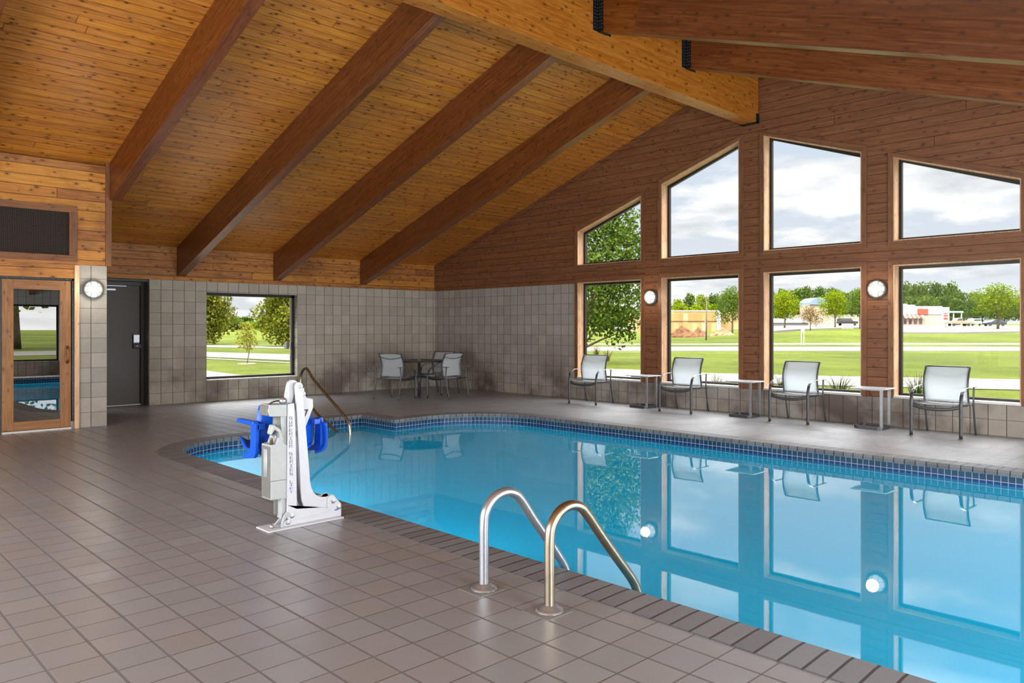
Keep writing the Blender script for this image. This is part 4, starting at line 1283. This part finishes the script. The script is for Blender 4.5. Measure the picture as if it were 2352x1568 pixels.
def foliage_mesh(name, blobs, nleaf, size, seed, mat):
    rg = np.random.default_rng(seed)
    B = np.array(blobs, float); wgt = B[:, 3] ** 2; wgt /= wgt.sum()
    k = rg.choice(len(B), nleaf, p=wgt)
    dr = rg.normal(size=(nleaf, 3)); dr /= np.linalg.norm(dr, axis=1)[:, None]
    rad = B[k, 3] * (1 - .42 * rg.random(nleaf) ** 1.6) * (1 + .06 * rg.normal(size=nleaf))
    c = B[k, :3] + dr * rad[:, None] * np.array([1, 1, .85])
    nr = dr + .8 * rg.normal(size=(nleaf, 3)); nr /= np.linalg.norm(nr, axis=1)[:, None]
    a = np.cross(nr, rg.normal(size=(nleaf, 3))); a /= np.linalg.norm(a, axis=1)[:, None]
    b = np.cross(nr, a); s_ = size * (.6 + .8 * rg.random(nleaf))[:, None]
    V = np.stack([c - a * s_ * .5, c - b * s_ * .34, c + a * s_ * .5, c + b * s_ * .34], 1).reshape(-1, 3)
    F = np.arange(nleaf * 4).reshape(-1, 4)
    me = D.meshes.new(name); me.from_pydata(V.tolist(), [], F.tolist()); me.materials.append(mat); me.update()
    return me


def crown_blobs(h, w_, base, n_, seed, shape='oval'):
    rg = random.Random(seed); out = []
    ch = h - base
    for i in range(n_):
        t = (i + .5) / n_; z = base + ch * (.12 + .80 * t)
        prof = math.sin(PI * min(.97, (.16 + .80 * t))) ** .7 if shape == 'oval' else (1 - .75 * t)
        rr = w_ / 2 * prof * (.35 + .5 * rg.random()); an = i * 2.4 + rg.random()
        br = w_ * (.17 + .12 * rg.random()) * (.7 + .3 * prof)
        out.append((rr * math.cos(an), rr * math.sin(an), z, br))
    out.append((0, 0, base + ch * .5, w_ * .3)); out.append((0, 0, h - w_ * .2, w_ * .2))
    return out


def tree_proto(h, w_, base, nb, nleaf, size, seed, mat, shape='oval', lean=0., trunk_r=None, shift=0.):
    r = D.objects.new('tree', None); COL.objects.link(r)
    bl = [(b[0] + shift, b[1], b[2], b[3]) for b in crown_blobs(h, w_, base, nb, seed, shape)]
    f = D.objects.new('foliage', foliage_mesh('foliage', bl, nleaf, size, seed, mat)); COL.objects.link(f); f.parent = r
    tr = trunk_r or h * .018
    mb = MB((0, 0, 1)); top = h * .8
    mb.tube([(lean * t * t, .1 * math.sin(3 * t), top * t) for t in np.linspace(0, 1, 8)], [tr * (1.25 - t) for t in np.linspace(0, 1, 8)], 9)
    rg = random.Random(seed)
    for k in range(7):
        b0 = bl[(k * 3) % len(bl)]; z0 = base + (b0[2] - base) * .4
        mb.tube([(lean * (z0 / top) ** 2, 0, z0 * .9), (b0[0] * .5 + .02, b0[1] * .5, (z0 + b0[2]) / 2), (b0[0], b0[1], b0[2])], [tr * .5, tr * .35, tr * .15], 6)
    mb.build('trunk', M['bark'], r)
    return r


def put_tree(proto, used, name, label, px, d, scale, rz, group=None, sxy=None, loc=None):
    t = proto if not used[0] else copy_tree(proto)
    used[0] = True
    t.name = name; t.location = loc or gp(px, d); t.rotation_euler = (0, 0, rz)
    q = sxy or 1.; t.scale = (scale * q, scale * q, scale)
    tag(t, label, 'tree', group); return t


# woods along the horizon: four prototypes copied
protos = [(tree_proto(10, 8.2, 1.2, 16, 2600, .55, 11, M['leaf_dark']), [False]), (tree_proto(10, 7.4, .8, 14, 2600, .55, 12, M['leaf_green']), [False]),
          (tree_proto(10, 9., 1.0, 18, 2800, .55, 13, M['leaf_dark']), [False]), (tree_proto(10, 7.6, .6, 15, 2600, .5, 14, M['leaf_bright']), [False])]
rg = random.Random(5)
def woods(p0, p1, step, tops, d0, label, group, kinds):
    for row in range(2):
        px = p0 + row * step
        while px < p1:
            top = lerp(px, tops) + rg.uniform(-3, 4) - (1 - row) * -3; d = d0 + row * 17 + rg.uniform(-2, 2)
            g = gp(px, d); h = zat(top, d) - g.z
            pr, us = protos[rg.choice(kinds)]
            put_tree(pr, us, 'woodland_tree', label, px, d, h / 10., rg.uniform(0, 6), group, sxy=9.0 / (8.2 * h / 10.))
            px += step * 2 * rg.uniform(.95, 1.08)


woods(1290, 1500, 26, [(1290, 690), (1500, 700)], 262, 'distant woodland tree seen through the left gable windows', 'woods behind the white cars', (1, 3, 1))
woods(1500, 1770, 27, [(1500, 680), (1545, 684), (1600, 672), (1640, 675), (1700, 672), (1770, 668)], 290, 'distant woodland tree behind the plywood building', 'woods behind the plywood building', (0, 3, 3, 1))
woods(1770, 2050, 28, [(1770, 662), (1830, 657), (1900, 660), (2000, 668)], 300, 'distant woodland tree behind the blue roofed building', 'woods behind the blue roof', (0, 1, 2))
woods(2050, 2420, 26, [(2050, 650), (2120, 646), (2175, 648), (2215, 670), (2420, 685)], 300, 'distant woodland tree behind the white shop', 'woods behind the white shop', (0, 2, 2))
woods(2060, 2230, 34, [(2060, 676), (2230, 684)], 262, 'lower woodland tree right behind the roof of the white shop', 'tree edge behind the shop roof', (1, 0))
woods(1520, 1760, 40, [(1520, 700), (1760, 690)], 250, 'lower woodland tree edge behind the plywood building', 'tree edge behind the plywood building', (3, 1))
woods(420, 760, 30, [(420, 716), (540, 724), (620, 730), (760, 722)], 210, 'distant woodland tree seen through the west window', 'woods beyond the west road', (1, 3, 1))

# nearer specimen trees
p_mid = tree_proto(10, 8.0, 2.6, 22, 5200, .30, 21, M['leaf_bright']); um = [False]
p_grn = tree_proto(10, 8.4, 2.4, 22, 5200, .30, 22, M['leaf_green']); ug = [False]
p_brn = tree_proto(10, 11., 2.4, 18, 3000, .36, 23, M['leaf_brown']); ub = [False]
def spec(pr, us, label, px, d, top, sxy=1., name='shade_tree'):
    g = gp(px, d); h = zat(top, d) - g.z
    return put_tree(pr, us, name, label, px, d, h / 10., px * .01, None, sxy)
spec(p_mid, um, 'bright green round tree at the left edge of the third gable window', 1802, 140, 668, 1.15)
spec(p_mid, um, 'bright green tree right of the blue roof in the third gable window', 1918, 150, 668, 1.)
spec(p_grn, ug, 'darker green tree at the right edge of the third gable window', 1975, 135, 664, .9)
spec(p_brn, ub, 'small bronze leaved tree on the lawn in the third gable window', 1861, 112, 704, 1.0)
spec(p_grn, ug, 'large green tree right of the utility pole by the plywood building', 1682, 120, 662, 1.0)
spec(p_mid, um, 'broad yellow green tree beside the parked dark car in the right window', 2292, 118, 654, 1.35)
# cottonwood close to the leftmost window
ct = tree_proto(6.9, 3.7, .3, 40, 13000, .13, 31, M['leaf_green'], lean=1.9, trunk_r=.10, shift=.95); uc = [False]
t_ = put_tree(ct, uc, 'cottonwood_tree', 'tall leafy tree with a pale leaning trunk close outside the leftmost windows', 1338, 29, 1., YAW)
# maples outside the west window
ma = tree_proto(6.4, 5.2, -.1, 34, 11000, .24, 41, M['leaf_maple']); ua = [False]
put_tree(ma, ua, 'maple_tree', 'yellow green maple filling the left side of the west window', 468, 62, .95, .4, sxy=.86)
put_tree(ma, ua, 'maple_tree', 'yellow green maple filling the right side of the west window', 664, 56, .95, 2.9, sxy=.9)
sp = tree_proto(1.62, .75, .42, 14, 900, .07, 51, M['leaf_maple'], trunk_r=.018); us_ = [False]
put_tree(sp, us_, 'sapling', 'thin staked sapling on the lawn outside the west window', 567, 28.6, 1., 0.)
MB().lathe([(0, .03), (.3, .025), (.38, .0)], 20).build('mulch_ring', plain('mulch', dk(srgb(170, 140, 110), .42), .9), sp, loc=(0, 0, .0))

for k, (x, y) in enumerate(((50, -30), (54, -14), (48, 0), (56, 14), (52, -48))):
    put_tree(p_mid, um, 'shade_tree', 'shade tree beyond the east road, mirrored in the sauna door glass', 0, 0, .9 + .1 * (k % 3), k * 1.3, 'shade trees beyond the east road', 1.3, Vector((x, y, 0)))
# grass like plants against the gable outside
def clump(name, label, loc, h, n_, spread, mat, seed):
    rg2 = random.Random(seed); mb = MB((0, 0, 1))
    for i in range(n_):
        an = rg2.uniform(0, 2 * PI); hh = h * rg2.uniform(.55, 1.); sp_ = spread * rg2.uniform(.2, 1.); w2 = .009
        b = Vector((rg2.uniform(-.05, .05), rg2.uniform(-.05, .05), 0)); dv = Vector((math.cos(an), math.sin(an), 0)); sd = Vector((-dv.y, dv.x, 0))
        rows = []
        for t in (0, .35, .7, 1.):
            p = b + dv * sp_ * t ** 1.8 + Vector((0, 0, hh * (t - .22 * t ** 3))); ww = w2 * (1 - t * .9)
            rows.append([p - sd * ww, p + sd * ww])
        mb.grid(rows)
    o = mb.build(name, mat, loc=loc, weld=False); return tag(o, label, 'plant')
M['blade'] = plain('lily_leaves', dk(srgb(72, 96, 40), 0.6), .6, 0, .3, .4, 9.)
M['reed'] = plain('dry_reeds', dk(srgb(120, 100, 50), 0.6), .8, 0, .2, .3, 9.)
def yx(px, y):
    dxy = Fv + Rv * ((px - 1176.) / FPX); t = (y - CY) / dxy.y; return CX + dxy.x * t
clump('daylily_clump', 'daylily clump outside behind the second window chair', (yx(1645, .9), .9, 0), .78, 70, .40, M['blade'], 1)
clump('daylily_clump', 'daylily clump outside at the left edge of the third gable window', (yx(1796, .9), .9, 0), .85, 90, .34, M['blade'], 2)
clump('daylily_clump', 'daylily clump outside between the third chair and the rightmost side table', (yx(1925, .9), .9, 0), .84, 150, .50, M['blade'], 3)
clump('daylily_clump', 'daylily clump outside left of the rightmost chair', (yx(2108, .9), .9, 0), .95, 120, .42, M['blade'], 4)
for k in range(2):
    clump('reed_clump', ('dry reed clump above the back of the leftmost chair', 'dry reed clump right of the tall reeds above the leftmost chair')[k], (*oz(1370 + 26 * k, 829), 0), .95 - .2 * k, 70, .5, M['reed'], 8 + k)

# ---- vehicles
M['tyre'] = plain('tyre_rubber', srgb(30, 30, 30), .8)
M['carglass'] = plain('dark_car_glass', srgb(40, 46, 54), .1, .0, .8)
def vehicle(name, label, col, loc, rz, L, H, W, style, group=None):
    r = thing(name, label, 'car', loc, rz, group)
    cm = D.materials.get('paint_%d_%d_%d' % col) or plain('paint_%d_%d_%d' % col, dk(srgb(*col), .48), .3, .1, .6, .02)
    g = .28
    if style == 'suv':
        body = [(-.5, .28), (.5, .28), (.5, .52), (.46, .58), (.27, .62), (-.47, .62), (-.5, .56)]
        cab = [(-.49, .6), (.26, .6), (.14, .98), (-.42, 1.0), (-.47, .95)]
        win = [(-.45, .66), (.20, .66), (.12, .92), (-.41, .93)]
    elif style == 'pickup':
        body = [(-.5, .28), (.5, .28), (.5, .52), (.46, .60), (.24, .62), (-.5, .62)]
        cab = [(-.08, .6), (.25, .6), (.14, .98), (-.06, 1.0)]
        win = [(-.05, .66), (.19, .66), (.11, .92), (-.04, .93)]
    else:
        body = [(-.5, .26), (.5, .26), (.5, .48), (.44, .58), (.24, .64), (-.36, .66), (-.49, .6)]
        cab = [(-.40, .64), (.26, .62), (.06, .98), (-.22, 1.0)]
        win = [(-.33, .68), (.18, .67), (.04, .92), (-.20, .93)]
    sc = lambda P_: [(p[0] * L, p[1] * H) for p in P_]
    f_ = lambda p, t: Vector((p[0], t, p[1]))
    MB((1, 0, 0)).prism(sc(body), f_, -W / 2, W / 2).build('body', cm, r, bevel=.05)
    MB((1, 0, 0)).prism(sc(cab), f_, -W * .43, W * .43).build('cabin', cm, r, bevel=.05)
    MB((1, 0, 0)).prism(sc(win), f_, -W * .44, W * .44).build('side_window', M['carglass'], r)
    for x in (-.31, .32):
        for s_ in (-1, 1):
            MB().lathe([(0, -.11), (.30, -.11), (.34, -.08), (.34, .08), (.30, .11), (.18, .11), (0, .09)], 18, M=Matrix.Translation((x * L, s_ * W * .46, .34)) @ Matrix.Rotation(-s_ * PI / 2, 4, 'X')).build('wheel', M['tyre'], r)
    return r


vehicle('pickup_truck', 'tan pickup truck parked right of the white shop', (190, 160, 128), gp(2203, 178, .17), YAW + PI, 5.4, 1.9, 1.95, 'pickup')
vehicle('parked_car', 'white car parked behind the tan pickup truck', (225, 226, 228), gp(2234, 184, .17), YAW + PI + .5, 4.6, 1.75, 1.85, 'suv')
vehicle('parked_car', 'dark blue car parked left of the broad yellow green tree', (44, 56, 76), gp(2284, 178, .17), YAW + PI, 4.7, 1.55, 1.8, 'car')
vehicle('parked_car', 'dark car parked behind the banner sign', (52, 44, 50), gp(1946, 195, .17), YAW, 4.8, 1.9, 1.85, 'suv')
for k, (px, d, cc) in enumerate(((1420, 222, (228, 230, 234)), (1437, 228, (222, 226, 232)), (1456, 224, (232, 233, 236)), (1474, 230, (220, 224, 230)))):
    vehicle('parked_car', ('white car at the left end of the far parked row in the leftmost window', 'second white car of the far parked row in the leftmost window', 'third white car of the far parked row in the leftmost window', 'white car at the right end of the far parked row, half behind the window post')[k], cc, gp(px, d), YAW + .7, 4.7, 1.8, 1.9, 'suv')

# ---- buildings
def bframe(px, d, name, label, cat, rz=0.):
    g = gp(px, d); return thing(name, label, cat, g, YAW + rz), g
def PX(px, ref, d): return (px - ref) * d / FPX

d = 200; ref = 2110
M['shopwhite'] = plain('white_render', dk(srgb(222, 222, 220), 0.6), .8, 0, .1, .03)
M['shoptan'] = plain('tan_render', dk(srgb(190, 172, 152), 0.6), .8, 0, .1, .05)
M['red'] = plain('red_panel', dk(srgb(196, 70, 48), 0.6), .42)
shop, g = bframe(ref, d, 'shop_building', 'low white and tan shop with red panel and striped awnings in the right window', 'building')
Z = lambda py: zat(py, d) - g.z
x0, x1 = PX(2040, ref, d), PX(2163, ref, d)
MB().box((x0, 0, -.5), (x1, 12, Z(722))).build('wall', M['shoptan'], shop)
MB().box((x0 - .1, -.15, Z(722)), (x1 + .1, 12, Z(703))).build('parapet', M['shopwhite'], shop)
MB().box((x1 + .1, 1.5, -.5), (PX(2188, ref, d), 10, Z(705))).build('rear_wing', M['shopwhite'], shop)
MB().box((PX(2106, ref, d), -.25, Z(722)), (PX(2131, ref, d), -.1, Z(709))).build('red_sign_panel', M['red'], shop)
MB().box((x0, -.06, -.3), (x1, 0., Z(745))).build('plinth', plain('beige_plinth', dk(srgb(206, 186, 160), .42), .8), shop)
def awnmat():
    m, n = newmat('striped_awning')
    x, y, z = n.sep(n.new('ShaderNodeTexCoord').outputs['Object'])
    f = n.rng(n.m('FRACT', n.m('DIVIDE', x, 1.15)), .45, .5)
    n.out(n.bsdf(n.mix(f, dk(srgb(205, 96, 48), .42), dk(srgb(236, 226, 212), .42)), .8)); return m
M['awn'] = awnmat()
for k in range(4):
    xa = PX(2074 + k * 12, ref, d); w3 = 1.2
    a = MB().prism([(0, Z(722)), (-.9, Z(729)), (-.9, Z(731)), (0, Z(729))], lambda p, t: Vector((t, p[0], p[1])), xa, xa + w3).build('awning', M['awn'], shop)
    wf = MB().box((xa + .1, -.05, Z(745)), (xa + w3 - .25, .02, Z(730))).build('shop_window', M['red'], shop)
    MB().box((xa + .2, -.08, Z(743.5)), (xa + w3 - .35, -.05, Z(731))).build('window_pane', M['carglass'], wf)
MB().box((PX(2076, ref, d), 2, Z(703)), (PX(2093, ref, d), 5, Z(697))).build('roof_unit', M['greypl'], shop)
MB().box((PX(2098, ref, d), 3, Z(703)), (PX(2116, ref, d), 5, Z(699))).build('roof_unit', M['greypl'], shop)

# pole sign by the shop
d = 150; ps, g = bframe(2171, d, 'pole_sign', 'tall pole sign with red bands by the shop parking', 'sign')
Z = lambda py: zat(py, d) - g.z
MB((0, 0, 1)).box((-.14, -.1, 0), (.14, .1, Z(738))).build('post', M['shopwhite'], ps)
MB().box((-.45, -.15, Z(738)), (.45, .15, Z(717))).build('sign_cabinet', M['shopwhite'], ps)
for a, b in ((718.5, 721), (723, 727), (729, 734)): MB().box((-.40, -.17, Z(b)), (.40, -.15, Z(a))).build('red_band', M['red'], ps)
for a in (742, 748, 754, 760): MB().box((-.15, -.12, Z(a + 3)), (.15, -.1, Z(a))).build('orange_stripe', plain('orange', dk(srgb(222, 120, 40), .42), .6) if a == 742 else D.materials['orange'], ps)
d = 232; fc, g = bframe(2192, d, 'fuel_canopy', 'pale fuel canopy with dark pumps behind the pickup truck', 'canopy')
Z = lambda py: zat(py, d) - g.z
MB().box((-2.8, 0, Z(718)), (2.8, 4, Z(714))).build('canopy_roof', plain('pale_blue_metal', dk(srgb(170, 196, 214), .42), .6), fc)
for x in (-2.4, 0, 2.4): MB((0, 0, 1)).box((x - .12, .3, 0), (x + .12, .6, Z(718))).build('column', M['shopwhite'], fc)
for x in (-1.5, 1.2): MB((0, 0, 1)).box((x - .4, .4, 0), (x + .4, .9, 2.2)).build('pump', M['carglass'], fc)

# plywood building under construction
d = 200; ref = 1580
def osb():
    m, n = newmat('plywood_sheathing')
    x, y, z = n.sep(n.new('ShaderNodeTexCoord').outputs['Object'])
    cx_ = n.m('FLOOR', n.m('DIVIDE', x, 1.22)); cz_ = n.m('FLOOR', n.m('DIVIDE', z, 2.44))
    r = n.white(n.comb(cx_, cz_, 1.))
    col = n.ramp(r, [(0., dk(srgb(196, 148, 84), .42)), (.6, dk(srgb(214, 170, 104), .42)), (.82, dk(srgb(226, 190, 130), .42)), (1., dk(srgb(236, 214, 170), .42))])
    n.out(n.bsdf(col, .85)); return m
M['osb'] = osb()
pb, g = bframe(ref, d, 'plywood_building', 'unfinished plywood clad building behind the dirt mounds', 'building')
Z = lambda py: zat(py, d) - g.z
MB().box((PX(1461, ref, d), 0, -1), (PX(1648, ref, d), 14, Z(715))).build('wall', M['osb'], pb)
MB().box((PX(1461, ref, d) - .1, -.1, Z(715)), (PX(1650, ref, d), 14, Z(712.5))).build('parapet_cap', M['shopwhite'], pb)
MB().box((PX(1461, ref, d), -.08, Z(738.5)), (PX(1648, ref, d), 0, Z(736.5))).build('dark_band', plain('band', dk(srgb(128, 90, 50), .42), .8), pb)
MB().box((PX(1648, ref, d), 1.5, -1), (PX(1700, ref, d), 12, Z(716))).build('rear_wing', M['osb'], pb)
MB().box((PX(1646, ref, d), -.05, -1), (PX(1656, ref, d), 1.5, Z(713))).build('corner_wrap', M['shopwhite'], pb)

# dirt mounds
def mound(px, d, w_, top, label, col, seed):
    g = gp(px, d); h = zat(top, d) - g.z; rg3 = np.random.default_rng(seed); rows = []
    ph = rg3.random(6) * 6
    for k in range(9):
        t = k / 8.; r0 = 1 - t
        ring = []
        for j in range(28):
            a = 2 * PI * j / 28
            rr = r0 * (1 + .16 * math.sin(3 * a + ph[0]) + .10 * math.sin(7 * a + ph[1])) + (0 if k in (0, 8) else .04 * rg3.normal())
            zz = h * (1 - (1 - t) ** 1.25) * (1 + .12 * math.sin(5 * a + ph[2]) * r0) + .04 * rg3.normal() * (k > 0)
            ring.append((rr * w_ / 2, 0, 0)); ring[-1] = (rr * w_ / 2 * math.cos(a), rr * w_ / 3.2 * math.sin(a), zz if k else -.3)
        rows.append(ring)
    mb = MB(); mb.grid(rows, closed=True, smooth=False)
    o = mb.build('dirt_mound', plain('soil_%d' % seed, dk(col, .42), .95, 0, .1, .35, 1.6), loc=g); o.rotation_euler = (0, 0, YAW)
    return tag(o, label, 'mound')
mound(1566, 92, 4.0, 749, 'tall brown dirt mound left of the utility pole', srgb(134, 96, 68), 1)
mound(1604, 94, 2.6, 753, 'lower brown dirt mound just left of the utility pole', srgb(146, 108, 78), 2)
mound(1660, 100, 3.4, 752, 'pale dirt mound right of the utility pole', srgb(184, 140, 104), 3)
d = 76; g = gp(1622, d)
up_ = thing('utility_pole', 'dark weathered utility pole in front of the plywood building', 'pole', g)
MB((0, 0, 1)).tube([(0, 0, -.2), (.02, 0, 2), (.06, 0, zat(690, d) - g.z)], [.075, .065, .05], 12).build('pole_shaft', plain('pole_wood', srgb(78, 66, 60), .9), up_)
MB((0, 0, 1)).box((-.12, -.12, 1.75), (.0, .12, 2.0)).build('junction_box', M['greydk'], up_)
# white double post sign
d = 60; g = gp(1843.5, d)
s2 = thing('post_sign', 'small white sign on two posts by the road in the third gable window', 'sign', g, YAW)
for x in (-.10, .10): MB((0, 0, 1)).box((x - .02, -.02, -.1), (x + .02, .02, zat(757, d) - g.z)).build('sign_post', M['shopwhite'], s2)
MB().box((-.14, -.03, zat(763, d) - g.z), (.14, -.02, zat(751, d) - g.z)).build('sign_board', M['shopwhite'], s2)
d = 110; g = gp(1947, d)
bs = thing('banner_sign', 'white banner sign with red lettering on the far lawn', 'sign', g, YAW)
MB().box((-.82, -.02, zat(754, d) - g.z), (.82, .02, zat(743.5, d) - g.z)).build('banner', M['shopwhite'], bs)
mb = MB()
for k in range(9): mb.box((-.7 + k * .16, -.03, zat(748, d) - g.z), (-.62 + k * .16, -.02, zat(745, d) - g.z))
for k in range(9): mb.box((-.68 + k * .155, -.03, zat(752.5, d) - g.z), (-.58 + k * .155, -.02, zat(750.2, d) - g.z))
mb.build('red_lettering', M['red'], bs)
for x in (-.75, 0, .75): MB((0, 0, 1)).box((x - .02, .02, -.1), (x + .02, .04, zat(743, d) - g.z)).build('sign_post', M['greydk'], bs)
# blue barrel roof building
d = 235; ref = 1880
bb, g = bframe(ref, d, 'barrel_roof_building', 'tan building with a blue barrel roof between the trees', 'building')
Z = lambda py: zat(py, d) - g.z
MB().box((PX(1850, ref, d), 0, -1), (PX(1990, ref, d), 12, Z(722))).build('wall', M['shoptan'], bb)
MB().box((PX(1862, ref, d), 1, Z(722)), (PX(1905, ref, d), 9, Z(699))).build('tower', M['shoptan'], bb)
xm, rr_ = PX(1883, ref, d), PX(1904, ref, d) - PX(1883, ref, d)
MB((1, 0, 0)).prism([(xm + rr_ * math.cos(t), Z(699) + rr_ * .78 * math.sin(t)) for t in np.linspace(0, PI, 13)], lambda p, t: Vector((p[0], t, p[1])), .5, 9.5).build('barrel_roof', plain('blue_roof_metal', dk(srgb(150, 178, 206), .42), .4, .3), bb)
# low white building and fence at the left of the same window
d = 205; ref = 1815
lb_, g = bframe(ref, d, 'low_building', 'long low white building behind the third gable window trees', 'building')
Z = lambda py: zat(py, d) - g.z
MB().box((PX(1690, ref, d), 0, -1), (PX(1856, ref, d), 10, Z(741))).build('wall', M['shopwhite'], lb_)
MB((1, 0, 0)).prism([(-1, Z(741)), (11, Z(741)), (5, Z(731))], lambda p, t: Vector((t, p[0], p[1])), PX(1690, ref, d) - .5, PX(1856, ref, d) + .5).build('roof', plain('grey_roof', dk(srgb(150, 146, 146), .42), .8), lb_)
